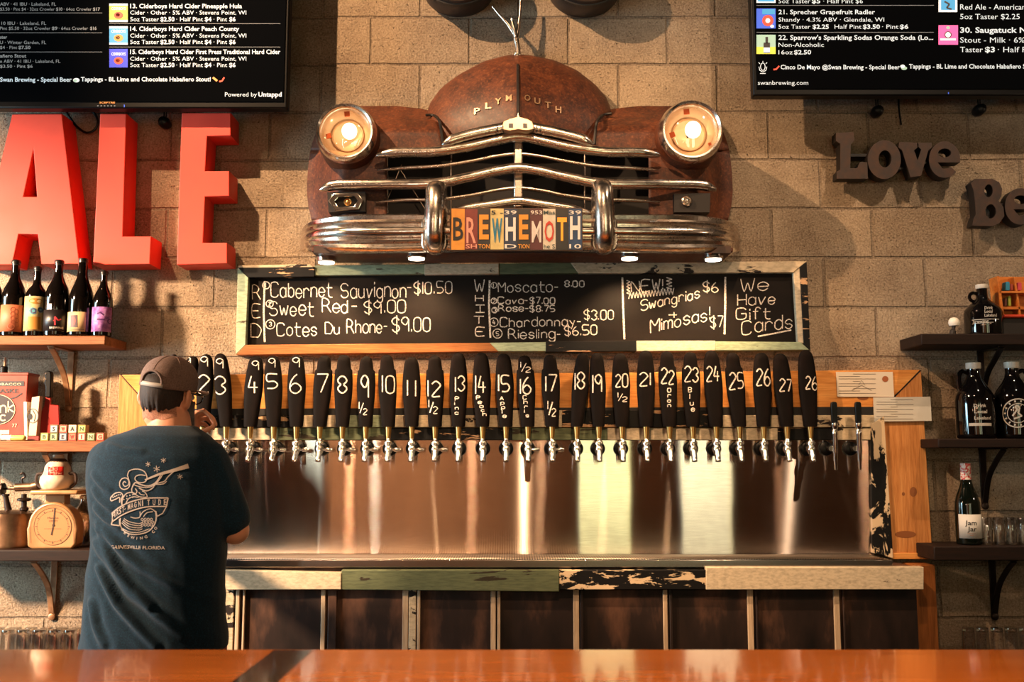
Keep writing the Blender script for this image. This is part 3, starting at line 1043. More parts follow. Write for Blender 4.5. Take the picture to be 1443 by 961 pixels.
c = P(735, 500, -.04)
cb = root('chalkboard', (c.x, -.04, c.z), 'long wine list chalkboard in peeling wood frame under car front', 'chalkboard')
mb = MB(); plank(mb, [(345, 384), (1128, 377), (1130, 488), (344, 492)], -.03, 0)
mb.build('board', MAT['board'], cb)
for quad, m, d in (
    ([(335, 377), (443, 376), (443, 390), (350, 391)], MAT['blackpeel2'], .062), ([(336, 374), (437, 372), (443, 377), (336, 380)], MAT['creamchip'], .06),
    ([(443, 374), (598, 372), (598, 386), (443, 388)], MAT['palegreen'], .055), ([(598, 372), (703, 371), (703, 386), (598, 387)], MAT['cream'], .057),
    ([(703, 371), (804, 370), (815, 385), (703, 386)], MAT['green'], .055), ([(804, 370), (1137, 368), (1118, 384), (815, 385)], MAT['creamchip'], .056),
    ([(335, 377), (350, 391), (346, 486), (332, 500)], MAT['palegreen'], .056),
    ([(332, 500), (346, 486), (690, 483), (702, 495)], MAT['cedar_dim'], .056), ([(690, 483), (770, 482), (770, 495), (702, 495)], MAT['palegreen'], .055),
    ([(769, 481), (897, 480), (897, 495), (769, 496)], MAT['blackpeel2'], .06), ([(897, 480), (1008, 480), (1008, 494), (897, 495)], MAT['cream'], .062),
    ([(1008, 481), (1128, 482), (1141, 493), (1008, 494)], MAT['palegreen'], .056),
    ([(1118, 380), (1127, 376), (1133, 484), (1124, 482)], MAT['cream'], .052), ([(1127, 376), (1137, 369), (1142, 494), (1133, 486)], MAT['blackpeel2'], .058)):
    mb = MB(); plank(mb, quad, -d, 0); mb.build('frame_plank', m, cb, .002)
K = MB(); kp = plane_map(-.0312)
for ch, a, b, base, cap in (('R', 356, 367, 421, 19), ('E', 356, 367, 446, 18), ('D', 354, 368, 474, 19), ('W', 669, 682, 411, 16), ('H', 670, 682, 425, 9), ('I', 671, 683, 440, 10), ('T', 668, 683, 456, 11), ('E', 671, 683, 473, 12),
        ('Cabernet', 382, 468, 419, 20), ('Sauvignon', 481, 572, 419, 20), ('-$10.50', 574, 637, 413, 17), ('Sweet', 380, 442, 445, 20), ('Red', 454, 490, 441, 18), ('-', 495, 502, 440, 16), ('$9.00', 513, 571, 441, 17),
        ('Cotes', 390, 446, 473, 18), ('Du', 458, 478, 470, 15), ('Rhone-', 489, 546, 469, 18), ('$9.00', 553, 606, 467, 19),
        ('Moscato-', 702, 786, 411, 14), ('8.00', 796, 823, 404, 9), ('Cava-$7.00', 702, 782, 428, 9), ('Rose-$8.75', 703, 782, 439, 9), ('Chardonnay-', 705, 818, 460, 13), ('$3.00', 823, 864, 450, 13),
        ('Riesling-', 717, 790, 477, 13), ('$6.50', 796, 841, 472, 13)):
    chalk(K, ch, a, b, base, cap, kp, 1.35)
for s, a, b, base, cap, sl in (('NEW!', 890, 934, 411, 15, .07), ('Swangrias', 903, 986, 438, 14, .22), ('$6', 991, 1012, 411, 14, 0), ('+', 942, 954, 448, 12, 0), ('Mimosas!', 917, 1000, 469, 17, .22), ('$7', 1001, 1019, 461, 16, 0),
        ('We', 1044, 1082, 411, 17, .04), ('Have', 1039, 1092, 431, 16, .06), ('Gift', 1038, 1086, 451, 16, .05), ('Cards', 1046, 1117, 471, 19, .12)):
    chalk(K, s, a, b, base, cap, kp, 1.4, sl)
for cx, cy, r, s in ((375, 402, 5, '1'), (380, 428, 5, '2'), (381, 457, 6.5, '3'), (696, 402, 4, '1'), (696, 424, 4, '2'), (697, 437, 4, '3'), (696, 454, 6, '4'), (701, 470, 6.5, '5')):
    circ(K, cx, cy, r, 1.2, kp); chalk(K, s, cx - 1.6, cx + 1.8, cy + 3, 6, kp, 1.1)
for p in ([(373, 396), (371.5, 440), (373, 482)], [(690, 395), (689, 430), (691, 476)], [(877, 391), (878, 430), (880, 478)], [(1022, 390), (1022, 430), (1021, 471)]):
    ribbon(K, p, 2.6, kp)
z = [(886 + i * 2.2, (412 if i % 2 else 421) - i * .22) for i in range(30)]
ribbon(K, z, 1.3, kp)
ribbon(K, [(883 + (i % 2) * 5, 395 + i * 2.2) for i in range(10)], 1.3, kp); ribbon(K, [(939 + (i % 2) * 8, 391 + i * 2.4) for i in range(8)], 1.3, kp)
ribbon(K, [(1068, 474), (1090, 470), (1115, 465)], 2, kp)
K.build('chalk_writing', MAT['chalk'], cb)

# ================================================================== CAR FRONT
mir = lambda x: 1459 - x
c = P(729, 300, -.2)
car = root('car_front', (c.x, 0, c.z), 'rusty vintage car front with lit headlights mounted on block wall', 'car front')

# hood
ARC = [(-1, 601, 166), (-.93, 605, 148), (-.82, 622, 124), (-.65, 648, 105), (-.4, 682, 87), (-.15, 712, 79), (0, 730, 77),
       (.15, 748, 78.5), (.4, 780, 85), (.65, 812, 99), (.82, 838, 119), (.93, 856, 140), (1, 862, 162)]
LIP = [(-1, 623, 204), (-.6, 662, 190), (-.2, 708, 178), (0, 730, 172), (.2, 752, 178), (.6, 798, 190), (1, 838, 204)]
mb = MB(); rows = []
NS, NU = 22, 48
hood_rows = []
for i in range(NS + 1):
    s = i / NS; row = []
    for j in range(NU + 1):
        u = -1 + 2 * j / NU
        a, l = interp(ARC, u), interp(LIP, u)
        y = -.05 - .24 * math.sin(s * math.pi / 2) ** .75 * (1.06 - .52 * abs(u) ** 1.15)
        sb = s ** 1.25
        row.append(P(lerp(a[0], l[0], sb), lerp(a[1], l[1], sb), y))
    hood_rows.append(row)
wallrow = [Vector((p.x, 0.0, p.z)) for p in hood_rows[0]]
hood = MB(); hood.loft([wallrow] + hood_rows, closed=False)
hood_bvh = bvh_of(hood)
ho = hood.build('hood', MAT['rust'], car, solid=.004, smooth_deg=50)
hm = ray_map(hood_bvh, -.25, .003)
mb = MB()
pts = [hm(730, r) for r in range(80, 172, 4)]
mb.tube(pts, .006, 6); mb.build('hood_seam', simple('seam_dark', C(20, 12, 10), .6), car)
# chrome letters on the hood
mb = MB()
for ch, x, r in (('P', 672, 155), ('L', 688, 149), ('Y', 702, 144), ('M', 717, 141), ('O', 743, 141), ('U', 757, 144), ('T', 772, 148), ('H', 787, 153)):
    vs, fs, w = font_geo(ch, .02)
    sx, base = 8.5 / max(w, .3), r + 5
    fr = [hm(x - 4.2 + v[0] * sx, base - v[1] * 13.5) + Vector((0, -.004, 0)) for v in vs]
    bk = [p + Vector((0, .006, 0)) for p in fr]
    mb.add(fr, fs); mb.add(bk, fs)
    # side walls
    edges = {}
    for f in fs:
        for a, b in zip(f, list(f[1:]) + [f[0]]):
            k = (min(a, b), max(a, b)); edges[k] = edges.get(k, 0) + 1
    n = len(vs); v0 = len(mb.v) - 2 * n
    for (a, b), ct in edges.items():
        if ct == 1:
            mb.f.append([v0 + a, v0 + b, v0 + n + b, v0 + n + a]); mb.m.append(0)
plabel(mb.build('hood_lettering', simple('worn_lettering', C(176, 142, 112), .42, .75), car), 'chrome letters across the hood')

# fenders with headlight pods
def fender(side):
    X = (lambda x: x) if side == 'L' else mir
    dx = 0 if side == 'L' else 3
    hx, hy, R = (488, 188, 41) if side == 'L' else (973, 186, 43)
    mb = MB()
    up = [(150, 500, 560), (155, 478, 605), (160, 466, 615), (168, 458, 618), (180, 450, 621), (192, 444, 623), (204, 440, 626), (212, 438, 626)]
    lo = [(212, 438, 545), (225, 436, 545), (245, 434, 545), (270, 433, 545), (290, 435, 545), (312, 440, 545)]
    def y_at(x, r, xl, top):
        a = smooth((x - xl) / 52.0); b = smooth((r - top + 3) / 42.0)
        return -.03 - .20 * a * b
    for tab in (up, lo):
        rws = []
        nr = 16
        for i in range(nr + 1):
            r = lerp(tab[0][0], tab[-1][0], i / nr)
            xl, xr = interp(tab, r)
            row = []
            for j in range(25):
                x = lerp(xl, xr, j / 24)
                row.append(P(X(x - dx * 2 if j < 2 else x), r, y_at(x, r, xl, 150)))
            row = [Vector((row[0].x, 0, row[0].z))] + row
            rws.append(row)
        if tab is up:
            rws = [[Vector((p.x, 0, p.z)) for p in rws[0]]] + rws
        mb.loft(rws, closed=False)
    # headlight pod
    c0 = P(hx, hy, -.30); m = PXM(-.30, hy)
    mb.lathe([(R * m * 1.12, -.30), (R * m * 1.10, -.16), (R * m * 1.09, -.08), (R * m * 1.04, -.01), (R * m * .98, .015)], c0, 40, 'y', cap=False)
    f = mb.build('fender', MAT['rust'], car, solid=.004, smooth_deg=50)
    # seam against the hood
    s = MB()
    sp = [(600, 162), (612, 163), (619, 170), (622, 185), (624, 203)] if side == 'L' else [(862, 160), (850, 162), (842, 170), (839, 185), (838, 203)]
    s.tube(catmull([P(x, r, -.235 + .1 * (r < 168)) for x, r in sp], 6), .006, 6)
    s.build('fender_seam', simple('seam_dark2', C(20, 12, 10), .6), car)
    # headlight: bezel, reflector, inner ring, bulb, orange stickers, lens
    h = MB()
    h.lathe([(R * m * .86, .0), (R * m * .88, .028), (R * m * .95, .036), (R * m * 1.02, .02), (R * m * 1.06, -.005), (R * m * 1.05, -.02)], c0, 48, 'y', cap=False)
    hl = h.build('headlight', MAT['chrome'], car)
    h = MB(); h.lathe([(R * m * .88, .01), (R * m * .8, -.01), (R * m * .66, -.028), (R * m * .56, -.034), (R * m * .56, -.028), (R * m * .52, -.028), (R * m * .50, -.036), (R * m * .3, -.05), (R * m * .05, -.055)], c0, 40, 'y', cap=False)
    h.build('reflector', simple('reflector_cream', C(222, 176, 128), .4, .2, emit=C(255, 180, 110), es=.02), hl)  # faint glow added to the bowl in place of bulb light
    h = MB()
    bc = P(hx + (5 if side == 'L' else 3), hy - 2, -.30)
    h.ellipsoid((bc.x, -.31, bc.z), (R * m * .26, .03, R * m * .28))
    h.build('bulb', simple('bulb_glow', C(255, 240, 210), .4, emit=(1, .82, .55, 1), es=7), hl)
    h = MB(); o = R * m
    for ax, az, s_, rot in ((.02 if side == 'L' else -.12, .68, .13, .1), (-.6, -.1, .12, .3), (.62, -.42, .07, .5) if side == 'R' else (.0, -.82, .05, 0)):
        q = []
        for k in range(4):
            a = rot + math.pi / 4 + k * math.pi / 2
            q.append((c0.x + o * (ax + s_ * math.cos(a)), -.305, c0.z + o * (az + s_ * math.sin(a))))
        h.add(q + [(x, y + .004, z) for x, y, z in q], [(0, 1, 2, 3), (4, 5, 6, 7), (0, 1, 5, 4), (1, 2, 6, 5), (2, 3, 7, 6), (3, 0, 4, 7)])
    plabel(h.build('orange_tape', simple('orange_tape', C(224, 92, 24), .5), hl), 'small orange patches inside the headlight')
    h = MB(); h.lathe([(R * m * .87, .012), (R * m * .8, .02), (R * m * .5, .03), (R * m * .1, .034)], c0, 40, 'y', cap=False)
    h.build('lens', MAT['glass'], hl)
    return f


fender('L'); fender('R')

# black panel painting in the shade of the open grille
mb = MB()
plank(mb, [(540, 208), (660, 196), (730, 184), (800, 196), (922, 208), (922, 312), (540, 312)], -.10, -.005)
mb.build('grille_shade_panel', simple('grille_shade', C(16, 12, 11), .8), car)

# grille bars
def bar(name, pts, th, y, ydeep=.012, mat='chrome', tip=.35, extra=0.0):
    """pts: left half incl. centre; mirrored"""
    full = pts + [(mir(x) + 1, r + extra) for x, r in reversed(pts[:-1])]
    cv = catmull([Vector((x, r, 0)) for x, r in full], 8)
    n = len(cv); rings = []
    for i, p in enumerate(cv):
        e = min(i, n - 1 - i) / 6.0
        s = min(1, tip + (1 - tip) * e)
        cx = abs(p.x - 730) / 200
        yy = y + .05 * smooth(cx - .55)
        q = P(p.x, p.y, yy); h = th * PXM(yy, p.y) / 2 * s
        ring = []
        for k in range(12):
            a = 2 * math.pi * k / 12
            ring.append((q.x, yy - math.copysign(abs(math.cos(a)) ** .7, math.cos(a)) * ydeep * s, q.z + math.copysign(abs(math.sin(a)) ** .7, math.sin(a)) * h))
        rings.append(ring)
    m = MB(); m.loft(rings)
    return m.build(name, MAT[mat], car, smooth_deg=60)


bar('hood_lip_trim', [(624, 203), (640, 196), (670, 188), (705, 181), (730, 176)], 15, -.325, .018)
bar('grille_bar', [(530, 219), (560, 215), (610, 214), (660, 207), (700, 198), (730, 193)], 13, -.305, .022)
bar('grille_bar', [(532, 240), (570, 237), (620, 234), (665, 227), (700, 220), (730, 217)], 5, -.265, .010)
bar('grille_bar', [(451, 267), (475, 261), (545, 260), (610, 259), (660, 250), (700, 241), (730, 237)], 14, -.30, .022)
bar('grille_bar', [(530, 285), (570, 282), (620, 281), (665, 275), (700, 268), (730, 265)], 5, -.265, .010)
bar('bumper_peak', [(626, 300), (660, 293), (700, 287), (730, 283)], 12, -.33, .015)
mb = MB(); pxbox(mb, 724, 194, 737, 292, -.275, -.10); mb.build('grille_centre_post', MAT['chrome'], car, .006)
for x in (546, 636, 824, 915):
    mb = MB(); mb.tube([P(x, 215, -.2), P(x, 300, -.2)], .0035, 8); mb.build('grille_rod', MAT['chrome'], car)
mb = MB(); mb.tube([P(565, 240, -.15), P(600, 296, -.15)], .002, 6); mb.build('stay_wire', MAT['chrome'], car)
mb = MB(); mb.tube([P(566, 232, -.14), P(540, 296, -.14)], .002, 6); mb.build('stay_wire', MAT['chrome'], car)

# emblem
mb = MB()
em = [(706, 183), (710, 172), (718, 168), (728, 166), (730, 159), (733, 166), (742, 168), (750, 172), (754, 183), (742, 186), (730, 184), (718, 186)]
e = curve_prism([pxpoly(em, -.35)], -.362, -.31, .003)
eo = e.build('hood_emblem', simple('worn_emblem', C(190, 160, 132), .32, .92), car)
mb = MB()
for x in (717, 737): pxbox(mb, x, 174, x + 6, 180, -.3635, -.3615)
for x in (700, 708, 751, 756, 761): pxbox(mb, x, 176 + abs(x - 730) * .06, x + 1.6, 181 + abs(x - 730) * .06, -.3635, -.31)
mb.build('enamel', simple('dark_enamel', C(22, 26, 36), .3), eo)

# parking lights
oc = [(463, 283), (470, 273), (504, 272), (512, 282), (506, 295), (472, 297)]
ic = [(472, 284), (478, 278), (499, 277), (504, 283), (499, 291), (477, 292)]
mb = MB(); plank(mb, [(461, 271), (515, 270), (515, 298), (463, 299)], -.262, -.2); mb.build('parking_light_box', simple('box_dark', C(22, 16, 14), .7), car)  # box in one even dark colour
pl = curve_prism([pxpoly(oc, -.28), pxpoly(ic, -.28)], -.285, -.262, .003).build('parking_light', MAT['chrome_clean'], car)
q = P(490, 285, -.27)
mb = MB(); mb.lathe([(.014, -.005), (.015, .004), (.011, .008), (.009, .004)], q, 16, 'y'); mb.ellipsoid((q.x, -.277, q.z), (.007, .007, .008)); mb.build('bulb_socket', MAT['brass'], pl)
mb = MB(); plank(mb, [(950, 273), (1001, 272), (1000, 299), (950, 299)], -.262, -.2); pb = mb.build('parking_light_box', simple('box_dark2', C(22, 16, 14), .7), car)  # same even dark colour on the right box
q = P(968, 283, -.27)
mb = MB(); mb.lathe([(.02, -.008), (.02, .002), (.015, .006), (.012, .002)], q, 16, 'y'); mb.ellipsoid((q.x, -.275, q.z), (.008, .008, .008)); mb.build('bulb_socket', MAT['chrome'], pb)

# bumper
ST = [(423, 340, 13, -.08), (426, 337, 17, -.13), (434, 333, 21, -.20), (450, 330, 24, -.27), (480, 328, 26, -.33), (530, 327, 27, -.365), (620, 326, 26, -.385), (730, 325, 26, -.39)]
ST = ST + [(1466 - x, r, h, y) for x, r, h, y in reversed(ST[:-1])]
prof = [(-1.0, .045), (-.98, .012), (-.86, -.004), (-.66, .0), (-.5, -.012), (-.34, -.002), (-.18, -.018), (0, -.022), (.18, -.018), (.3, -.004), (.46, -.014), (.62, -.002), (.82, -.010), (.96, .006), (1.0, .03), (.95, .06), (0, .06), (-.9, .06)]
rings = []
cv = catmull([Vector((s[0], s[1], s[2])) for s in ST], 6); cy = catmull([Vector((s[3], 0, 0)) for s in ST], 6)
for p, yv in zip(cv, cy):
    y = yv.x; k = smooth((-y - .05) / .2) * .7 + .3
    rings.append([(P(p.x, p.y, y).x, y + d * k, P(p.x, p.y + t * p.z, y).z) for t, d in prof])
mb = MB(); mb.loft(rings); mb.build('bumper', MAT['chrome'], car, smooth_deg=50)

# bumper guards
for x0, r0, r1, dxx in ((614, 252, 354, -1), (850, 250, 354, 1)):
    rings = []
    for t, hw, yy, sh in ((0, 3, -.395, -1), (.015, 8, -.41, -1), (.05, 11, -.43, -1), (.15, 13, -.455, 0), (.35, 13.5, -.468, 0), (.55, 14, -.468, 1), (.75, 13.5, -.46, 2), (.9, 12.5, -.445, 2), (.97, 10, -.42, 2), (1, 7, -.40, 2)):
        r = lerp(r0, r1, t); q = P(x0 + sh * dxx, r, -.42); h = hw * 1.18 * PXM(-.42, r)
        rings.append([(q.x + math.copysign(abs(math.cos(a)) ** .8, math.cos(a)) * h, -.38 + (yy + .38) * max(0, -math.sin(a)) ** .8 + .03 * max(0, math.sin(a)), q.z) for a in [2 * math.pi * k / 20 for k in range(20)]])
    mb = MB(); mb.loft(rings)
    g = mb.build('bumper_guard', MAT['chrome'], car, smooth_deg=60)
    mb = MB(); rings = []
    for r, hw in ((300, 13), (312, 18), (345, 19), (353, 15)):
        q = P(x0 + dxx * 2, r, -.40); h = hw * PXM(-.40, r)
        rings.append([(q.x - h, -.40, q.z), (q.x + h, -.40, q.z), (q.x + h, -.36, q.z), (q.x - h, -.36, q.z)])
    mb.loft(rings); mb.build('guard_flange', MAT['chrome'], g, .006)

# pan under the bumper, with four puck lamps
q0, q1 = P(438, 348, -.30), P(1034, 348, -.30)
zt = q0.z
mb = MB(); mb.box((q0.x, -.29, zt - .016), (q1.x, -.066, zt)); mb.build('under_panel', MAT['rust'], car, .003)
mb = MB(); mb.box((q0.x + .01, -.296, zt - .022), (q1.x - .01, -.29, zt + .004)); mb.build('under_panel_edge', MAT['rustletter'], car)
for px, r in ((460, 368), (587, 362), (887, 357), (1005, 364)):
    s_ = (P(px, r, 0).z - 1.5) / 4.0
    yy = max(-.25, min(-.11, (zt - .03 - 1.5) / s_ - 4.0))
    q = P(px, r, yy)
    mb = MB(); mb.lathe([(.034, -.012), (.038, -.008), (.038, .006), (.03, .008)], (q.x, yy, zt - .022), 20)
    pk = mb.build('puck_lamp', MAT['chrome_clean'], car)
    mb = MB(); mb.lathe([(.031, -.0165), (.031, -.0115)], (q.x, yy, zt - .022), 20)
    mb.build('puck_diffuser', simple('puck_glow', C(255, 240, 220), .5, emit=(1, .85, .66, 1), es=9), pk)
    add_light('puck_light', 'SPOT', (q.x, yy, zt - .045), (q.x, -.03, zt - .40), 32, (1, .62, .32), .02, angle=100, blend=.9)

# hood ornament
mb = MB()
o = lambda x, r, y: P(x, r, y)
mb.tube(catmull([o(730, 80, -.07), o(729.5, 68, -.075), o(727, 54, -.08), o(725, 46, -.08)], 5), [.014, .0125, .0115, .0115, .011, .011, .011, .0112, .0115, .012, .012, .012, .011, .010, .009, .008][:16], 10)
mb.tube([o(726, 50, -.08), o(716, 34, -.09), o(706, 23, -.09), o(694, 9, -.09)], [.009, .0075, .0065, .004], 8)
mb.tube([o(727, 52, -.09), o(723, 36, -.10), o(721.5, 27, -.10)], [.009, .008, .006], 8)
mb.tube([o(728, 53, -.08), o(731, 36, -.08), o(733, 20, -.08), o(734, -6, -.08)], [.009, .008, .006, .004], 8)
mb.ellipsoid(o(729, 77, -.07), (.017, .015, .012), nu=12, nv=8)
plabel(mb.build('hood_ornament', MAT['chrome'], car, smooth_deg=70), 'chrome pronged ornament above the hood')

# sign cut from number plates
ys = -.43
mb = MB(); pxbox(mb, 634, 293, 821, 353, ys, ys + .02); mb.box((P(660, 330, ys).x, ys + .01, P(660, 335, ys).z), (P(800, 330, ys).x, -.37, P(660, 310, ys).z))
sg = plabel(mb.build('plate_sign', simple('sign_backing', C(60, 40, 26), .6), car), 'sign of cut number plates on the bumper')
sx = [636, 655, 673, 691, 710, 729, 747, 765, 783, 801, 820]
yl, mr, bk, cr, nv, tq = C(188, 124, 36), C(104, 26, 20), C(20, 17, 16), C(188, 166, 108), C(14, 34, 62), C(22, 98, 122)
wh, rd, dk = C(196, 188, 180), C(168, 48, 32), C(20, 30, 40)
ls = [('B', yl, bk, 306, 338, '', '', 0), ('R', mr, C(190, 128, 110), 306, 342, '', 'SH', 0), ('E', bk, yl, 303, 336, '', 'TON', 0), ('W', cr, tq, 308, 340, '5 -', '', 0), ('H', nv, wh, 307, 338, '39', 'D', 0),
      ('E', bk, yl, 303, 336, '', 'TION', 0), ('M', C(70, 16, 20), C(192, 178, 168), 311, 341, '953', '', 0), ('O', C(188, 176, 156), rd, 311, 340, 'Mas', 'he S', 0), ('T', bk, C(232, 150, 40), 307, 338, '', '', 0), ('H', C(14, 48, 84), wh, 305, 336, '39', '10', 0)]
for i, (ch, bgc, fgc, t0, t1, top, bot, _) in enumerate(ls):
    mb = MB(); pxbox(mb, sx[i] + .2, 294 + (i % 3) * .4, sx[i + 1] - .2, 352 - (i % 2) * .6, ys - .0012, ys + .001, ys)
    mb.mat = 1
    mp = plane_map(ys - .003)
    text_px(mb, ch, sx[i] + 2.3, sx[i + 1] - 2.3, t1, t1 - t0, mp, 0.03 if ch not in 'BOMR' else .012)
    mb.mat = 2
    if top: text_px(mb, top, sx[i] + .8, sx[i + 1] - 1, 302, 5.5, mp, .01)
    if bot: text_px(mb, bot, sx[i] + 1.2, sx[i + 1] - 1, 350, 6, mp, .01)
    small = {3: dk, 7: C(40, 60, 60)}.get(i, fgc if i not in (8,) else wh)
    mb.build('plate_strip', [mottled('plate_paint', [(.3, tuple(k * .75 for k in bgc[:3]) + (1,)), (.6, bgc)], 30, rough=(.35, .5)), simple('plate_letter', fgc, .4), simple('plate_small', small, .4)], sg)

# ================================================================== TAP WALL
YS = -.045                                   # face of the steel sheet
c = P(735, 785, -.03)
fr = root('tap_surround', (c.x, 0, c.z), 'wide cedar and peeling paint frame around the row of taps', 'wooden frame')


def fplank(quad, m, d, name='frame_plank', bev=.002, back=0.0):
    mb = MB(); plank(mb, quad, -d, back)
    return mb.build(name, m, fr, bev)


fplank([(168, 528), (735, 526), (735, 578), (214, 578)], MAT['cedar'], .05, 'top_board')
fplank([(735, 526), (1298, 521), (1246, 574), (735, 578)], MAT['cedar'], .05, 'top_board')
fplank([(168, 528), (214, 577), (214, 800), (160, 800)], MAT['cedar_v'], .05, 'side_post')
fplank([(1298, 521), (1314, 779), (1258, 779), (1243, 572)], MAT['cedar_v'], .05, 'side_post')
fplank([(1258, 779), (1314, 779), (1314, 788), (1258, 788)], MAT['cedar'], .058, 'post_foot')
for a, b, m, d in ((214, 325, 'blackpeel2', .055), (325, 425, 'blackpeel2', .058), (425, 482, 'cream', .06), (482, 556, 'palegreen', .056), (556, 640, 'cream', .06), (640, 704, 'creamchip', .057), (704, 792, 'cream', .06),
                   (792, 905, 'blackpeel2', .058), (905, 1018, 'blackpeel2', .061), (1018, 1142, 'cream', .058), (1142, 1232, 'creamchip', .06)):
    fplank([(a, 585 if b < 780 or a > 1000 else 578), (b, 585 if b < 780 or a > 1000 else 578), (b, 602), (a, 602)], MAT[m], d)
fplank([(214, 576), (1246, 573), (1246, 586), (214, 586)], simple('dark_strip', C(20, 16, 15), .6), .052, 'dark_strip')
for a, b, m, d in ((214, 390, 'cream', .052), (390, 546, 'green', .054), (546, 722, 'blackpeel2', .052), (722, 856, 'green', .055), (856, 1096, 'cream', .053), (1096, 1180, 'blackpeel2', .052), (1180, 1228, 'creamchip', .054)):
    fplank([(a, 603), (b, 603), (b, 620), (a, 620)], MAT[m], d)
fplank([(1227.5, 598), (1246, 586), (1259, 787), (1229.5, 779)], MAT['blackpeelv'], .062, 'jamb')
for qd in ([(1296.5, 521), (1298, 522.5), (1247, 574), (1245.5, 573)], [(168.5, 527.5), (170, 527), (214.5, 576.5), (213, 577)]):
    fplank(qd, simple('mitre_gap', C(24, 14, 8), .8), .0506, 'mitre_gap', 0)
km = simple('knot_wood', C(128, 74, 34), .6)
for kx, kr, rx, ry in ((1287, 693, 5, 7), (1273, 696, 2.2, 2.6), (1276, 753, 15, 5), (1216, 560, 8, 4), (1010, 548, 5, 4)):
    mb = MB(); disc(mb, kx, kr, rx, ry, plane_map(-.0506)); disc(mb, kx, kr, rx * .5, ry * .5, plane_map(-.0508)); mb.build('knot', km, fr)

# steel sheet with a map for the direction of its brushing
def quad_uv(name, a, b, y, m, parent=None):
    me = bpy.data.meshes.new(name)
    nx = 30
    v = []
    for j in range(2):
        for i in range(nx + 1):
            v.append((lerp(a[0], b[0], i / nx), y, (a[1], b[1])[j]))
    for j in range(2):
        for i in range(nx + 1):
            v.append((lerp(a[0], b[0], i / nx), y + .006, (a[1], b[1])[j]))
    n = nx + 1
    f = [(i, i + 1, n + i + 1, n + i) for i in range(nx)] + [(2 * n + i, 3 * n + i, 3 * n + i + 1, 2 * n + i + 1) for i in range(nx)]
    f += [(i, 2 * n + i, 2 * n + i + 1, i + 1) for i in range(nx)] + [(n + i, n + i + 1, 3 * n + i + 1, 3 * n + i) for i in range(nx)]
    f += [(0, n, 3 * n, 2 * n), (nx, 2 * n + nx, 3 * n + nx, n + nx)]
    me.from_pydata(v, [], f)
    uv = me.uv_layers.new(name='brush')
    for lp in me.loops:
        co = me.vertices[lp.vertex_index].co
        uv.data[lp.index].uv = ((co.x - a[0]), (co.z - a[1]))
    me.materials.append(m)
    o = bpy.data.objects.new(name, me); COL.objects.link(o)
    o.parent = parent
    return o


a, b = P(217, 786, YS), P(1226, 620.5, YS)
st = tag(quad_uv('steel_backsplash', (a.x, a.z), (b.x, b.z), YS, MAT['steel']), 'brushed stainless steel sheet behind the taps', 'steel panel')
mb = MB(); mb.box((a.x, YS + .006, a.z + .02), (b.x, -.002, b.z + .1)); mb.build('backing_board', MAT['drywall'], fr)

# drip tray
zt = P(735, 781.5, YS).z
xl, xr = P(312, 786, YS).x, P(1226, 786, YS).x
xl2, xr2 = P(306, 792, -.235).x, P(1258, 792, -.235).x
dt = root('drip_tray', (0, YS, zt), 'long stainless drip tray with perforated top below taps', 'drip tray')
mb = MB()
mb.add([(xl, YS, zt), (xr, YS, zt), (xr2, -.235, zt), (xl2, -.235, zt), (xl, YS, zt - .028), (xr, YS, zt - .028), (xr2, -.235, zt - .028), (xl2, -.235, zt - .028)],
       [(0, 1, 2, 3), (7, 6, 5, 4), (0, 4, 5, 1), (3, 2, 6, 7), (1, 5, 6, 2), (0, 3, 7, 4)])
mb.build('tray', simple('tray_steel', (.46, .40, .36, 1), .22, 1.0), dt, .002)


def perforated():
    m, N, L, b = new_mat('perforated_steel')
    v = tex_coord(N, L, (1, 1, 1))
    vo = N.new('ShaderNodeTexVoronoi'); vo.inputs['Scale'].default_value = 105; vo.inputs['Randomness'].default_value = 0.0
    L.new(v, vo.inputs['Vector'])
    c = ramp(N, L, vo.outputs['Distance'], [(.36, (.015, .012, .01, 1)), (.42, (.55, .46, .38, 1))])
    L.new(c, b.inputs['Base Color']); b.inputs['Metallic'].default_value = .9; b.inputs['Roughness'].default_value = .35
    return m


mb = MB()
mb.add([(xl, YS - .01, zt + .0015), (xr - .01, YS - .01, zt + .0015), (xr2 - .03, -.225, zt + .0015), (xl2, -.225, zt + .0015)], [(0, 1, 2, 3)])
mb.build('perforated_grate', perforated(), dt, solid=.002)

# ------------------------------------------------------------------ taps
def faucet_parts():
    F, CO, FE, KN = MB(), MB(), MB(), MB()
    CO.lathe([(.026, 0), (.0295, .004), (.029, .012), (.024, .017), (.015, .018)], (0, 0, 0), 24, 'y')
    F.lathe([(.012, .012), (.012, .03), (.0145, .032), (.0145, .045), (.011, .047), (.011, .06)], (0, 0, -.002), 16, 'y')
    F.lathe([(.010, -.019), (.0145, -.014), (.0158, -.003), (.0145, .006), (.012, .009), (.012, .013), (.0165, .015), (.017, .024), (.014, .029), (.010, .032), (.0085, .040)], (0, -.062, 0), 18)
    F.tube(catmull([(0, -.062, -.004), (0, -.070, -.018), (0, -.080, -.034), (0, -.086, -.049)], 5), [.0135] * 4 + [.0125] * 4 + [.0115] * 4 + [.0105] * 3 + [.0115], 12)
    FE.lathe([(.0085, .036), (.009, .042), (.0125, .082), (.0128, .086), (.008, .087)], (0, -.062, 0), 16)
    KN.lathe([(.005, .008), (.005, .022), (.0085, .023), (.009, .038), (.007, .041), (.006, .047)], (0, -.05, -.004), 12, 'x')
    return F, CO, FE, KN


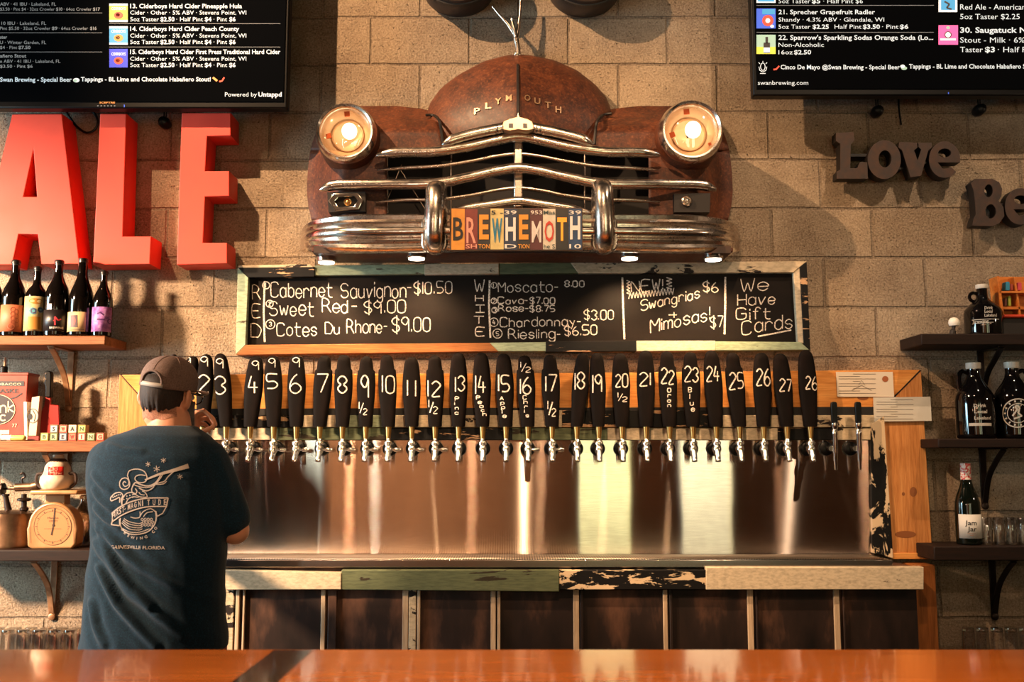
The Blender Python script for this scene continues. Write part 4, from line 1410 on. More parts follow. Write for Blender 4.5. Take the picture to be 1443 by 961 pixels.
fpx = {1: 252, 2: 285, 3: 318, 4: 352, 5: 385, 6: 417, 7: 450, 8: 482, 9: 515, 10: 547, 11: 580, 12: 613, 13: 646, 14: 680, 15: 713, 16: 744, 17: 778, 18: 813, 19: 844, 20: 877,
       21: 911, 22: 944, 23: 977, 24: 1010, 25: 1043, 26: 1077, 27: 1110, 28: 1143}
hpx = {1: 265, 2: 289, 3: 314, 4: 358, 5: 385, 6: 418, 7: 455, 8: 484, 9: 516, 10: 546, 11: 580, 12: 613, 13: 646, 14: 679, 15: 711, 16: 741, 17: 776, 18: 818, 19: 842, 20: 875, 21: 910,
       22: 941, 23: 974, 24: 1005, 25: 1036, 26: 1074, 27: 1103, 28: 1138}
top = {1: 502, 2: 499, 3: 498, 4: 502, 5: 501, 6: 500, 7: 501, 8: 500, 9: 502, 10: 500, 11: 503, 12: 501, 13: 497, 14: 497, 15: 498, 16: 501, 17: 500, 18: 497, 19: 497, 20: 498, 21: 494, 22: 495, 23: 496,
       24: 494, 25: 497, 26: 497, 27: 498, 28: 493}
nine = lambda x, b: ('9', x - 5, x + 4, b, 13)
half = lambda x0, x1, b, cp: [('1', x0, x0 + 1, b - cp * .45, cp * .55), ('/', x0 + 1, x0 + (x1 - x0) * .55, b - cp * .1, cp * .8), ('2', x0 + (x1 - x0) * .5, x1, b, cp * .5)]
vert = lambda w, x, r0, step, dx=0: [(ch, x - 2.2 + i * dx, x + 2.4 + i * dx, r0 + i * step, step * .78) for i, ch in enumerate(w)]
MARK = {
    1: [nine(266, 518)], 2: [nine(290, 517), ('2', 282, 296, 553, 24)], 3: [nine(312, 520), ('3', 304, 319, 555, 25)], 4: [nine(362, 521), ('4', 352, 365, 553, 24)],
    5: [nine(385, 519), ('5', 378, 392, 548, 20)], 6: [nine(419, 518), ('6', 410, 424, 553, 25)], 7: [('7', 448, 463, 553, 25)], 8: [('8', 478, 490, 553, 24)],
    9: [('9', 510, 520, 560, 31)] + half(507, 518, 584, 17), 10: [('10', 540, 555, 554, 23)], 11: [('11', 574, 586, 559, 23)], 12: [('12', 604, 621, 558, 22)] + half(605, 617, 583, 20),
    13: [('13', 642, 655, 552, 21)] + vert('Pinc', 644, 565, 6.3), 14: [('14', 670, 685, 554, 25)] + vert('Peach', 674, 563, 5.8, 2.2), 15: [('15', 703, 718, 551, 23)] + vert('Apple', 707, 564, 6.2, 1),
    16: half(734, 748, 525, 15) + [('16', 733, 747, 555, 22)] + vert('Chris', 739, 563, 6.3, 1), 17: [('17', 769, 784, 551, 22)] + half(772, 783, 587, 22), 18: [('18', 810, 823, 549, 22)],
    19: [('19', 835, 848, 553, 24)], 20: [('20', 867, 884, 545, 18)] + half(870, 883, 566, 13), 21: [('21', 901, 916, 544, 18)], 22: [('22', 931, 949, 541, 20)] + vert('Oran', 942, 553, 7),
    23: [('23', 964, 983, 538, 20)] + vert('Blue', 971, 553, 9, 1.4), 24: [('24', 995, 1012, 538, 20)], 25: [('25', 1027, 1046, 548, 22)], 26: [('26', 1065, 1083, 544, 22)],
    27: [('27', 1097, 1114, 552, 17)], 28: [('26', 1134, 1150, 549, 18)]}
WID = [(0, .5), (.006, 4), (.02, 6.6), (.05, 9), (.10, 10.8), (.16, 11.6), (.22, 12.4), (.32, 13.2), (.44, 13.7), (.56, 13.2), (.7, 11.9), (.85, 10.7), (.985, 9.8), (1, 8.6)]
WID2 = [(0, .5), (.006, 4), (.02, 6.6), (.05, 8.6), (.10, 9.8), (.16, 10.4), (.195, 10.8), (.215, 12.9), (.32, 13.6), (.44, 13.8), (.56, 13.2), (.7, 11.9), (.85, 10.7), (.985, 9.8), (1, 8.6)]
F0, CO0, FE0, KN0 = faucet_parts()
proto = {}
YH = YS - .062
for n in range(1, 29):
    c = P(fpx[n], 632, YS)
    # the faucet stands a little in front: keep its picture place
    cc = P(fpx[n], 632, YH); c = Vector((cc.x, YS, cc.z))
    extra = {2: ' behind the hand', 1: ' behind the man in the cap'}.get(n, '')
    knob = n in (1, 2, 3, 4, 5, 6, 7, 8, 9, 10, 11, 12, 16, 17)
    lab = 'black beer tap handle chalked with number %d%s, in tap row' % (n, extra)
    if n == 1: lab = 'black beer tap chalked 9, mostly hidden by the cap'
    if n == 26: lab = 'black beer tap chalked 26, just left of tap 27'
    if n == 28: lab = 'rightmost tall black beer tap, right of tap 27'
    if n == 9: lab = 'black beer tap chalked with a large 9 and one half'
    t = root('beer_tap', c, lab, 'beer tap', 'beer taps along the steel wall')
    for nm, src, m in (('faucet', F0, MAT['chrome_clean']), ('collar', CO0, MAT['plastic']), ('ferrule', FE0, MAT['brass'])) + ((('flow_knob', KN0, MAT['chrome_clean']),) if knob else ()):
        if nm not in proto:
            o = MB(); o.add([tuple(Vector(v) + c) for v in src.v], src.f)
            proto[nm] = o.build(nm, m, t, smooth_deg=45)
        else:
            o = proto[nm].copy(); COL.objects.link(o); o.parent = t
    # handle, leaning a little so its top stands where the photo has it
    ztop, zbot = P(hpx[n], top[n], YH).z, c.z + .084
    xt, xb = P(hpx[n], 540, YH).x, c.x
    zm = P(hpx[n], 540, YH).z
    k = (xt - xb) / (zm - zbot)
    rings = []
    for tt, hw in (WID2 if n in (8, 9, 10, 12, 16, 17, 22, 23, 25, 7) else WID):
        z = lerp(ztop, zbot, tt); x = xb + k * (z - zbot); w = hw * PXM(YH, 550) * (.86 if n in (1, 2, 3, 18, 19) else .95)
        dp = min(w, .017) if tt > .02 else w * .6
        rings.append([(x + w * math.copysign(abs(math.cos(a)) ** .75, math.cos(a)), YH + dp * math.copysign(abs(math.sin(a)) ** .75, math.sin(a)), z) for a in [2 * math.pi * i / 24 for i in range(24)]])
    mb = MB(); mb.loft(rings)
    bv = bvh_of(mb)
    h = mb.build('handle', MAT['handle'], t, smooth_deg=50)
    ch = MB(); mp = ray_map(bv, YH, .0008)
    for s, x0, x1, base, cap in MARK[n]:
        chalk(ch, s, x0, x1, base, cap, mp, 1.75 if cap > 15 else 1.15)
    ch.build('chalk_number', MAT['chalk'], h)

for px, lab in ((1177, 'slim chrome stout tap with short black lever, left of two'), (1211, 'slim chrome stout tap with short black lever, right of two')):
    cc = P(px, 632, YS - .06); c = Vector((cc.x, YS, cc.z))
    t = root('stout_tap', c, lab, 'beer tap', 'stout taps at the right end')
    mb = MB(); mb.lathe([(.024, 0), (.028, .004), (.027, .012), (.016, .018)], (c.x - .018, c.y, c.z), 20, 'y'); mb.build('collar', MAT['plastic'], t)
    mb = MB(); mb.lathe([(.011, .015), (.011, .06)], (c.x - .014, c.y, c.z), 14, 'y')
    mb.lathe([(.005, -.082), (.0065, -.08), (.0065, -.05), (.009, -.045), (.009, -.02), (.0105, -.015), (.0105, .05), (.012, .055), (.012, .07), (.009, .075), (.0125, .08), (.0125, .098), (.007, .102)], (c.x, c.y - .06, c.z), 16)
    mb.build('faucet', MAT['chrome_clean'], t, smooth_deg=45)
    mb = MB(); mb.loft([[(c.x + sx * w, c.y - .06 + sy * .008, c.z + z) for sx, sy in ((-1, -1), (1, -1), (1, 1), (-1, 1))] for z, w in ((.098, .009), (.104, .011), (.165, .0125), (.178, .0115), (.182, .006))])
    mb.build('lever', MAT['plastic'], t, .003)

# papers pinned to the frame
for (q, lab, kind) in (([(1178, 524), (1258, 524), (1260, 559), (1180, 559)], 'white licence paper with orange seal pinned to top board', 0),
                       ([(1231, 560), (1311, 559), (1313, 593), (1232, 594)], 'white licence paper pinned on right post, lower of two', 1)):
    y = -.0535 - kind * .006
    mb = MB(); plank(mb, q, y - .0012, y + .0008 + kind * .003)
    t = tag(mb.build('licence_paper', simple('paper_%d' % kind, C(206, 192, 174) if not kind else C(196, 190, 178), .8)), lab, 'paper')
    mp = plane_map(y - .0022)
    mb = MB()
    x0, r0 = q[0]
    for k in range(9):
        a = x0 + (4 if k % 3 else 24); b = x0 + (34 if k % 2 else 56)
        ribbon(mb, [(a, r0 + 3 + k * 3.4), (b, r0 + 3 + k * 3.4)], .55, mp)
    if not kind:
        ribbon(mb, [(x0 + 22, r0 + 26), (x0 + 36, r0 + 19), (x0 + 50, r0 + 26)], .8, mp); ribbon(mb, [(x0 + 32, r0 + 19), (x0 + 36, r0 + 12), (x0 + 41, r0 + 19)], .5, mp)
    mb.build('print', simple('faint_print', C(120, 108, 98), .8), t)
    if not kind:
        mb = MB(); disc(mb, 1247.5, 534, 4.4, 4.2, mp); mb.build('seal', simple('orange_seal', C(150, 84, 46), .6), t)

# ================================================================== BAR BASE UNDER THE TRAY
YB = -.215
c = P(735, 900, YB)
bb = root('bar_cabinet', (c.x, -.1, 0), 'dark rusty panelled bar base under drip tray, painted board trim', 'bar base')
x0, x1 = P(316, 850, YB).x, P(1292, 850, YB).x
zb = zt - .03
mb = MB(); mb.box((x0, YB, 0), (x1, -.02, zb)); mb.build('panel', MAT['panel'], bb)
mb = MB()
for a, b, m, d in ((313, 481, 'cream', .255), (481, 788, 'green', .252), (788, 995, 'blackpeel', .25), (995, 1302, 'cream', .256)):
    r0 = 803 if a < 900 else 799
    mb = MB(); plank(mb, [(a, r0), (b, r0 + (4 if a == 313 else 0)), (b, 831 if a != 481 else 834), (a, 831)], -d, YB)
    mb.build('trim_board', MAT[m], bb, .003)
for x, w, m in ((322, 14, 'creamchip'), (334, 5, 'batten'), (343, 3, 'batten'), (455, 6, 'batten'), (468, 12, 'panel'), (571, 8, 'batten'), (581, 10, 'creamchip'), (590, 4, 'batten'), (695, 7, 'batten'), (703, 4, 'batten'), (812, 8, 'batten'), (820, 4, 'panel'),
                (938, 6, 'batten'), (946, 4, 'panel'), (1058, 8, 'batten'), (1067, 3, 'panel'), (1180, 8, 'batten'), (1190, 3, 'panel')):
    mb = MB(); q0, q1 = P(x - w / 2, 870, YB - .012), P(x + w / 2, 870, YB - .012)
    mb.box((q0.x, YB - .012, 0), (q1.x, YB, zb - .06)); mb.build('batten', MAT[m], bb, .002)
mb = MB(); q0, q1 = P(1288, 860, -.12), P(1321, 860, -.12)
mb.box((q0.x, -.12, 0), (q1.x, -.02, P(1300, 793, -.05).z)); mb.build('end_post', MAT['cedar_low'], bb, .004)

# ================================================================== FRONT BAR
zbar = P(721, 914, -1.75).z
br_ = root('bar_counter', (0, -2.1, 0), 'glossy orange wooden bar top across the foreground', 'bar counter')
mb = MB(); mb.box((-3.2, -2.48, zbar - .05), (3.2, -1.75, zbar)); mb.build('bar_top', MAT['barwood'], br_, .012, seg=3)
pa, pb = P(385, 914.5, -1.76), P(440, 914.5, -1.76)
def onbar(px, py):
    u = (px - W_PX / 2) / F_PX; v = -(py - H_PX / 2) / F_PX
    d = Vector((u, math.cos(PITCH) - v * math.sin(PITCH), math.sin(PITCH) + v * math.cos(PITCH)))
    return CAM + d * ((zbar + .0012 - CAM.z) / d.z)
q = [onbar(386, 916), onbar(440, 916), onbar(391, 961), onbar(326, 961)]
q[3] = q[0] + (q[3] - q[0]) * 1.6; q[2] = q[1] + (q[2] - q[1]) * 1.6
mb = MB(); mb.add([tuple(p) for p in q] + [(p.x, p.y, p.z - .004) for p in q], [(0, 1, 2, 3), (7, 6, 5, 4), (0, 4, 5, 1), (1, 5, 6, 2), (2, 6, 7, 3), (3, 7, 4, 0)])
mb.build('bar_dark_band', MAT['dark_band'], br_)  # dark diagonal band laid across the bar top
mb = MB(); mb.box((-3.1, -2.3, 0), (3.1, -1.85, zbar - .05)); mb.build('bar_front', MAT['cedar_low'], br_)

# ================================================================== SHELVES
def shelf(x0, x1, r0, r1, depth, lab, m, brx, br_r1, side):
    """front face rows r0..r1 on the front plane; a scroll bracket below"""
    y = -depth
    a, b = P(x0, r0, y), P(x1, r1, y)
    t = root('wall_shelf', ((a.x + b.x) / 2, 0, b.z), lab, 'shelf', 'wall shelves')
    mb = MB(); mb.box((a.x, y, b.z), (b.x, 0, a.z)); mb.build('board', m, t, .004)
    xb = P(brx, r1, -.03).x
    zb_ = b.z
    zl = P(brx, br_r1, -.03).z
    mb = MB(); mb.box((xb - .013, -.008, zl), (xb + .013, 0, zb_)); mb.box((xb - .013, y + .03, zb_ - .006), (xb + .013, 0, zb_))
    mb.lathe([(.014, 0), (.014, .01), (.008, .013)], (xb, 0, zl + .004), 12, 'y')
    pts = catmull([(xb, y + .035, zb_ - .008), (xb, y * .55, zb_ - .05), (xb, y * .22, zb_ - (zb_ - zl) * .5), (xb, -.008, zl + .02)], 6)
    rings = [[(p.x + sx * .011, p.y + sy * .003, p.z + sy * .003) for sx, sy in ((-1, -1), (1, -1), (1, 1), (-1, 1))] for p in pts]
    mb.loft(rings)
    mb.build('bracket', MAT['iron_lit' if side == 'L' else 'iron'], t, .0015)
    return a.z, b.z


zA = shelf(-90, 148, 473, 486, .215, 'upper left wooden shelf carrying the dark beer bottles', MAT['shelfwood'], 97, 577, 'L')[0]
zB = shelf(-90, 165, 621, 637, .215, 'middle left wooden shelf carrying tin and letter blocks', MAT['shelfwood'], 88, 690, 'L')[0]
zC = shelf(-90, 215, 775, 791, .215, 'lower left dark shelf carrying blowtorch and kitchen scale', MAT['shelfdark'], 73, 872, 'L')[0]
zD = shelf(1298, 1560, 470, 486, .215, 'upper right dark shelf carrying jug and small rack', MAT['shelfdark'], 1385, 568, 'R')[0]
zE = shelf(1322, 1560, 618, 631, .215, 'middle right dark shelf carrying two dark jugs', MAT['shelfdark'], 1388, 715, 'R')[0]
zF = shelf(1316, 1560, 770, 790, .215, 'lower right dark shelf carrying wine bottle and glasses', MAT['shelfdark'], 1402, 872, 'R')[0]
zG = P(50, 944, -.12).z
for x0, x1, lab in ((-90, 230, 'low dark shelf with upturned glasses, behind the bar at left'), (1348, 1560, 'low dark shelf with glasses, behind the bar at right')):
    a, b = P(x0, 944, -.2), P(x1, 944, -.2)
    r_ = root('glass_shelf', ((a.x + b.x) / 2, 0, zG - .02), lab, 'shelf')
    mb = MB(); mb.box((a.x, -.25, zG - .02), (b.x, 0, zG)); mb.build('board', MAT['shelfdark'], r_, .003)
    mb = MB(); mb.box((a.x + .1, -.2, zG - .2), (a.x + .13, 0, zG - .02)); mb.box((b.x - .13, -.2, zG - .2), (b.x - .1, 0, zG - .02)); mb.build('bracket', MAT['iron'], r_)


def cyl_map(cx, cy, zf, r, off=.0008):
    """pixel offsets -> wrapped on an upright cylinder facing the camera side"""
    def f(px, py):
        q = P(px, py, cy - r)
        s = (q.x - cx)
        a = max(-1.5, min(1.5, s / r))
        return Vector((cx + (r + off) * math.sin(a), cy - (r + off) * math.cos(a), q.z))
    return f


BEER = [(.0, .0), (.80, .0), (.97, .012), (1.0, .03), (1.0, .50), (.97, .56), (.82, .64), (.56, .72), (.40, .78), (.345, .84), (.33, .95), (.38, .955), (.38, .985), (.30, 1.0), (.0, 1.0)]
BELLY = [(.0, .0), (.84, .0), (.98, .012), (1.0, .03), (1.0, .56), (.95, .62), (.78, .67), (.5, .72), (.38, .76), (.34, .82), (.33, .95), (.38, .955), (.38, .985), (.30, 1.0), (.0, 1.0)]
WINE = [(.0, .0), (.86, .0), (.98, .01), (1.0, .025), (1.0, .46), (.97, .52), (.84, .60), (.6, .69), (.46, .76), (.40, .82), (.39, .99), (.36, 1.0), (.0, 1.0)]


def bottle(name, px, rtop, zbase, w, y, prof, glass, lab, cat, group, cap_mat, cap_from, label=None, art=None):
    q = P(px, 470, y); zb_ = zbase
    top_z = P(px, rtop, y).z
    H = top_z - zb_; R = w / 2 * PXM(y)
    x = XAT(px, y, zb_ + H / 2)
    t = root(name, (x, y, zb_), lab, cat, group)
    mb = MB(); mb.lathe([(max(a, .002) * R, b * H) for a, b in prof if b <= cap_from + .02 or True], (x, y, zb_), 28)
    mb.build('glass', glass, t, smooth_deg=50)
    if cap_mat:
        pr = [(a, b) for a, b in prof if b >= cap_from and a > .01]
        mb = MB(); mb.lathe([(pr[0][0] * R + .001, cap_from * H)] + [(a * R + .0012, b * H + .001) for a, b in pr] + [(.001, H + .0012)], (x, y, zb_), 24)
        mb.build('cap', cap_mat, t, smooth_deg=50)
    if label:
        r0, r1, m, a0, a1 = label
        z0, z1 = P(px, r1, y - R).z, P(px, r0, y - R).z
        mb = MB(); n = 18
        vs = []
        for z in (z0, z1):
            for k in range(n + 1):
                a = rad(lerp(a0, a1, k / n)); vs.append((x + (R + .0006) * math.sin(a), y - (R + .0006) * math.cos(a), z))
        mb.add(vs, [(k, k + 1, n + 1 + k + 1, n + 1 + k) for k in range(n)])
        lo = mb.build('paper_label', m, t, solid=.0006)
        if art:
            art(lo, cyl_map(x, y, 0, R, .0016))
    return t


def art_text(cols):
    def f(lo, mp):
        for m, fn in cols:
            mb = MB(); fn(mb, mp); mb.build('label_print', m, lo)
    return f


yb = -.168
capb = simple('bottle_cap_black', C(18, 15, 15), .35)
gb = 'beer bottles on the upper left shelf'
wh_ = simple('print_white', C(225, 215, 205), .6); ink = MAT['ink']
pinkred = simple('print_red', C(190, 50, 60), .6)
bottle('beer_bottle', -10, 372, zA, 27, yb, BEER, MAT['amber'], 'dark beer bottle cut by left edge, first of the shelf row', 'bottle', gb, capb, .93, (425, 463, simple('label_olive', C(110, 110, 40), .6), -60, 80))
bottle('beer_bottle', 20, 367, zA, 32, yb, BEER, MAT['amber'], 'dark beer bottle with salmon orange label, on upper left shelf', 'bottle', gb, capb, .93,
       (429, 467, simple('label_salmon', C(176, 98, 66), .6), -75, 75), art_text([(simple('print_brown', C(150, 76, 48), .6), lambda b, mp: ([circ(b, 18 + (i % 2) * 4, 436 + i * 3, 3.2, .8, mp) for i in range(8)], circ(b, 15, 460, 4, 1, mp)))]))
bottle('beer_bottle', 51, 376, zA, 29, yb, BELLY, MAT['amber'], 'stout beer bottle with colourful skull label, on upper left shelf', 'bottle', gb, capb, .93,
       (417, 466, simple('label_pale', C(170, 152, 108), .6), -75, 70), art_text([(simple('print_gold', C(170, 116, 40), .6), lambda b, mp: (rect(b, 40, 446, 56, 464, mp, 8, 1), disc(b, 50, 424, 9, 4, mp))),
                                                                          (simple('print_teal', C(70, 130, 140), .6), lambda b, mp: (disc(b, 46, 438, 5, 5, mp), disc(b, 56, 436, 4, 4, mp))),
                                                                          (simple('print_purple', C(60, 40, 80), .6), lambda b, mp: (circ(b, 47, 438, 3, 1.6, mp), circ(b, 56, 436, 2.4, 1.4, mp)))]))
bottle('beer_bottle', 81, 367, zA, 33, yb, BEER, MAT['amber'], 'dark beer bottle with black label and red print, upper left shelf', 'bottle', gb, capb, .93,
       (436, 466, simple('label_black', C(24, 18, 18), .4), -80, 80), art_text([(pinkred, lambda b, mp: (ribbon(b, [(77, 458), (77, 446), (81, 451), (85, 449)], 2, mp), ribbon(b, [(75, 452), (80, 448)], 1.2, mp))),
                                                                          (wh_, lambda b, mp: (text_px(b, 'BREWING', 70, 88, 463, 3, mp), rect(b, 66, 428, 73, 436, mp)))]))
bottle('beer_bottle', 115, 365, zA, 33, yb, WINE, MAT['amber'], 'tallest beer bottle with cream label, on upper left shelf', 'bottle', gb, capb, .95,
       (439, 467, simple('label_cream', C(196, 166, 120), .6), -88, 48), art_text([(simple('print_dark', C(70, 52, 56), .6), lambda b, mp: (rect(b, 99, 444, 109, 461, mp, 5, 1), ribbon(b, [(99, 464), (118, 464)], .6, mp))),
                                                                           (simple('print_red2', C(150, 60, 60), .6), lambda b, mp: disc(b, 104, 452, 2.6, 6, mp))]))
bottle('beer_bottle', 145, 382, zA, 27, yb, BEER, MAT['amber'], 'small beer bottle with purple label, last on upper left shelf', 'bottle', gb, capb, .93,
       (432, 467, mottled('label_purple', [(.35, C(96, 54, 120)), (.55, C(170, 110, 176)), (.7, C(206, 170, 206))], 40, rough=(.5, .6)), -80, 85),
       art_text([(simple('print_violet', C(80, 34, 96), .6), lambda b, mp: (ribbon(b, [(137, 442), (141, 440), (146, 444)], 2, mp), ribbon(b, [(137, 450), (147, 450)], 2.4, mp), circ(b, 154, 452, 3, 1.4, mp)))]))

# ------------------------------------------------------------------ middle left shelf
y = -.14
a, b = P(-22, 533, y), P(35, 617, y)
t = root('oil_tin', ((a.x + b.x) / 2, -.11, zB), 'old red tin with black round emblem on middle left shelf', 'tin')
tinm = mottled('red_tin', [(.3, C(104, 28, 14)), (.6, C(142, 42, 20))], 8, rough=(.35, .5), spec=.5)
mb = MB(); mb.box((a.x, y, zB), (b.x, -.05, a.z + .02)); tb = mb.build('body', tinm, t, .004)
mb = MB(); mb.box((a.x - .002, y - .003, a.z + .012), (b.x + .002, -.047, a.z + .022)); mb.build('lid', tinm, t, .002)
mb = MB(); q = P(5.5, 524, -.1); mb.lathe([(.014, -.008), (.014, .018), (.011, .022)], q, 16); mb.build('cap', MAT['plastic'], t)
q2 = P(6.5, 512, -.1)
mb = MB(); mb.tube([(q2.x, -.1, q.z + .015), (q2.x, -.1, q.z + .058)], .004, 8); mb.build('stick', MAT['batten'], t)
mp = plane_map(y - .0012); mp2 = plane_map(y - .002)
mb = MB(); rect(mb, -20, 537, 34, 544, mp); text_px(mb, 'ALASKE', -14, 26, 553.5, 5.5, mp, .02)
disc(mb, -4, 577, 26, 22, mp, 28); ribbon(mb, [(14, 562), (22, 560), (31, 554)], 1.5, mp); ribbon(mb, [(-18, 613), (12, 613)], 0.8, mp)
plabel(mb.build('tin_emblem', simple('tin_black', C(26, 20, 28), .45), tb), 'black round emblem with pale script')
mb = MB(); chalk(mb, 'nk', 1, 19, 581, 15, mp2, 1.8); chalk(mb, 'C', 1, 7, 592, 7, mp2, 1.6); text_px(mb, 'TOBACCO', -10, 30, 543, 3.4, mp2); circ(mb, -4, 577, 25, .7, mp2, 21, 28)
rect(mb, -20, 606, 13, 612, mp); text_px(mb, '77', 17, 24, 602, 5, mp2)
mb.build('tin_script', simple('tin_cream', C(220, 186, 150), .5), tb)

y = -.15
mb = MB(); plank(mb, [(33, 566), (38, 566), (39, 620), (34.5, 620)], y, y + .07)
tag(mb.build('booklet', simple('booklet_white', C(190, 178, 160), .6), None, .001), 'thin white booklet standing on edge right of red tin', 'booklet')
mb = MB(); plank(mb, [(45, 560), (56, 558), (51, 614), (40, 614)], y, y + .03)
bk_ = tag(mb.build('menu_card', simple('card_white', C(192, 170, 146), .6), None, .001), 'white leaning card with black drawing right of red tin', 'card')
mp = plane_map(y - .001)
mb = MB(); circ(mb, 46, 586, 8, .9, mp, 10); disc(mb, 42.5, 587, 3, 4.5, mp); ribbon(mb, [(46, 578), (50, 585), (48, 594)], .9, mp); mb.build('drawing', ink, bk_)
t = root('cleaver', (P(67, 618, -.12).x, -.12, zB), 'red cleaver with black handle standing behind letter blocks', 'cleaver')
redm = simple('cleaver_red', C(140, 22, 15), .35)
mb = MB(); plank(mb, [(64, 559), (71, 559), (71, 570), (82.5, 571), (84, 621), (56, 621), (57, 582), (62, 572)], -.124, -.112); mb.build('blade', redm, t, .002)
mb = MB(); plank(mb, [(62, 524), (65, 522), (71, 523), (72, 528), (71, 560), (63, 560), (63.5, 545), (61.5, 540), (63, 533)], -.132, -.106); hd = mb.build('handle', MAT['plastic'], t, .004)
mb = MB()
for x, r in ((64.5, 526.5), (64.5, 534.5)): mb.lathe([(.003, -.002), (.003, .0015)], P(x, r, -.132), 10, 'y')
mb.build('rivet', MAT['chrome_clean'], hd)
for pts, r_, lab, m in (([(0, 620.5), (12, 620.5)], .011, 'pale blue glass vial lying at front of middle left shelf', simple('vial_blue', C(176, 196, 196), .3)),
                        ([(14, 619), (33, 619)], .0105, 'greenish glass vial lying at front of middle left shelf', simple('vial_green', C(176, 176, 96), .3))):
    y = -.19
    q0, q1 = P(*pts[0], y), P(*pts[1], y)
    o = root('vial', ((q0.x + q1.x) / 2, y, zB), lab, 'vial')
    mb = MB(); mb.limb([(q0.x, y, zB + r_), (q1.x, y, zB + r_)], [r_, r_], 14); mb.build('tube', m, o)
    mb = MB(); mb.tube([(q0.x - .008, y, zB + r_), (q0.x + .006, y, zB + r_)], r_ * 1.08, 14); mb.build('stopper', wh_, o)
y = -.165
mb = MB(); plank(mb, [(38, 615), (55, 614), (55, 621), (38, 621)], y, y + .05)
tag(mb.build('small_box', simple('box_maroon', C(110, 30, 28), .5), None, .002), 'small maroon box lying left of the letter blocks', 'box')

# letter blocks
def letter_block(ch, px, r, cream, frame_c, let_c, z, y, lab):
    s = .0305
    q = P(px, r, y)
    x = q.x
    t = root('letter_block', (x, y + s / 2, z), lab, 'letter block', 'toy letter blocks spelling the words')
    mb = MB(); mb.box((x - s / 2, y, z), (x + s / 2, y + s, z + s)); w_ = mb.build('cube', simple('block_wood', C(160, 130, 92), .55), t, .0015)
    mb = MB(); f = lambda u, v, d: (x + u * s, y - d, z + v * s)
    mb.add([f(-.47, .03, .0005), f(.47, .03, .0005), f(.47, .97, .0005), f(-.47, .97, .0005), f(-.36, .14, .0005), f(.36, .14, .0005), f(.36, .86, .0005), f(-.36, .86, .0005)],
           [(0, 1, 5, 4), (1, 2, 6, 5), (2, 3, 7, 6), (3, 0, 4, 7)])
    mb.mat = 1
    mb.add([f(-.36, .14, .0004), f(.36, .14, .0004), f(.36, .86, .0004), f(-.36, .86, .0004)], [(0, 1, 2, 3)])
    mb.build('painted_frame', [simple('block_frame', frame_c, .5), simple('block_face', cream, .5)], w_)
    mb = MB(); vs, fs, w2 = font_geo(ch, .045)
    k = min(.5 / w2, .75)
    mb.add([f((v[0] - w2 / 2) * k, .26 + v[1] * .68, .001) for v in vs], fs); mb.build('letter', simple('block_letter', let_c, .5), w_)
    return t


NV, RD, GR, YG, CRm, BL_ = C(30, 30, 46), C(150, 36, 26), C(74, 92, 44), C(120, 120, 44), C(182, 166, 138), C(52, 70, 96)
yq = -.185
for i, (ch, fc, lc, face) in enumerate((('B', YG, GR, CRm), ('R', GR, C(60, 76, 60), C(170, 170, 130)), ('E', BL_, NV, C(170, 170, 170)), ('W', RD, C(120, 30, 24), C(214, 110, 80)), ('I', RD, RD, C(236, 180, 150)), ('N', GR, C(60, 84, 50), CRm), ('G', RD, C(150, 40, 30), C(226, 150, 120)))):
    letter_block(ch, 62.5 + 13.1 * i, 614, face, fc, lc, zB, yq,
                 ['green framed toy block letter B starting the lower word', 'grey green toy block letter R in the lower word', 'blue framed toy block letter E in the lower word', 'red toy block letter W in lower word', 'red toy block letter I in the lower word',
                  'green framed toy block N in the lower word', 'reddish toy block half hidden behind the shoulder'][i])
for i, (ch, fc, lc, face) in enumerate((('S', C(90, 100, 96), NV, C(214, 208, 190)), ('W', RD, RD, C(232, 160, 130)), ('A', C(190, 184, 166), NV, CRm), ('N', YG, C(60, 84, 50), C(206, 196, 120)))):
    letter_block(ch, 76 + 13.1 * i, 602, face, fc, lc, zB + .0306, yq,
                 ['grey framed toy block S starting the upper word', 'red framed toy block W in the upper word', 'cream toy block letter A in upper word', 'yellow green toy block N ending upper word'][i])

# ------------------------------------------------------------------ lower left shelf
# blowtorch
bm_ = mottled('old_brass', [(.3, C(70, 50, 38)), (.6, C(122, 94, 72)), (.75, C(150, 118, 92))], 10, rough=(.25, .45), metal=.85)
dkm = simple('dark_bronze', C(44, 32, 26), .4, .7)
y = -.095
q = P(12, 773, y); R = 31 * PXM(y)
t = root('blowtorch', (q.x, y, zC), 'old brass blowtorch at the left of lower left shelf', 'blowtorch')
H = P(12, 722, y - .05).z - zC
mb = MB(); mb.lathe([(R * .98, 0), (R * 1.0, .006), (R * .97, .014), (R * .95, H - .02), (R * .9, H - .006), (R * .6, H + .004), (.01, H + .008)], (q.x, y, zC), 36); mb.build('tank', bm_, t, smooth_deg=50)
mb = MB()
p = lambda a, b: P(a, b, y)
mb.tube([p(34, 724), p(34, 696)], .010, 12); mb.lathe([(.017, -.004), (.026, 0), (.026, .006), (.017, .01)], p(34, 705), 16); mb.lathe([(.012, 0), (.016, .004), (.016, .012), (.01, .016)], p(34, 720), 16)
mb.build('riser', dkm, t)
mb = MB(); mb.tube([p(14, 688), p(22, 688), p(22.5, 687), p(46, 686), p(46.5, 686), p(54, 684)], [.007, .008, .016, .016, .019, .019], 16); mb.build('burner', bm_, t)
mb = MB(); mb.tube(catmull([p(32, 682), p(31, 675), p(35, 672), p(33, 667), p(29, 668)], 5), .004, 8); mb.build('hook', dkm, t)
mb = MB(); mb.lathe([(.018, -.006), (.024, -.004), (.024, .004), (.018, .006)], p(4, 689), 10, 'x'); mb.tube([p(4, 689), p(22, 688)], .004, 8); mb.build('valve_wheel', dkm, t)
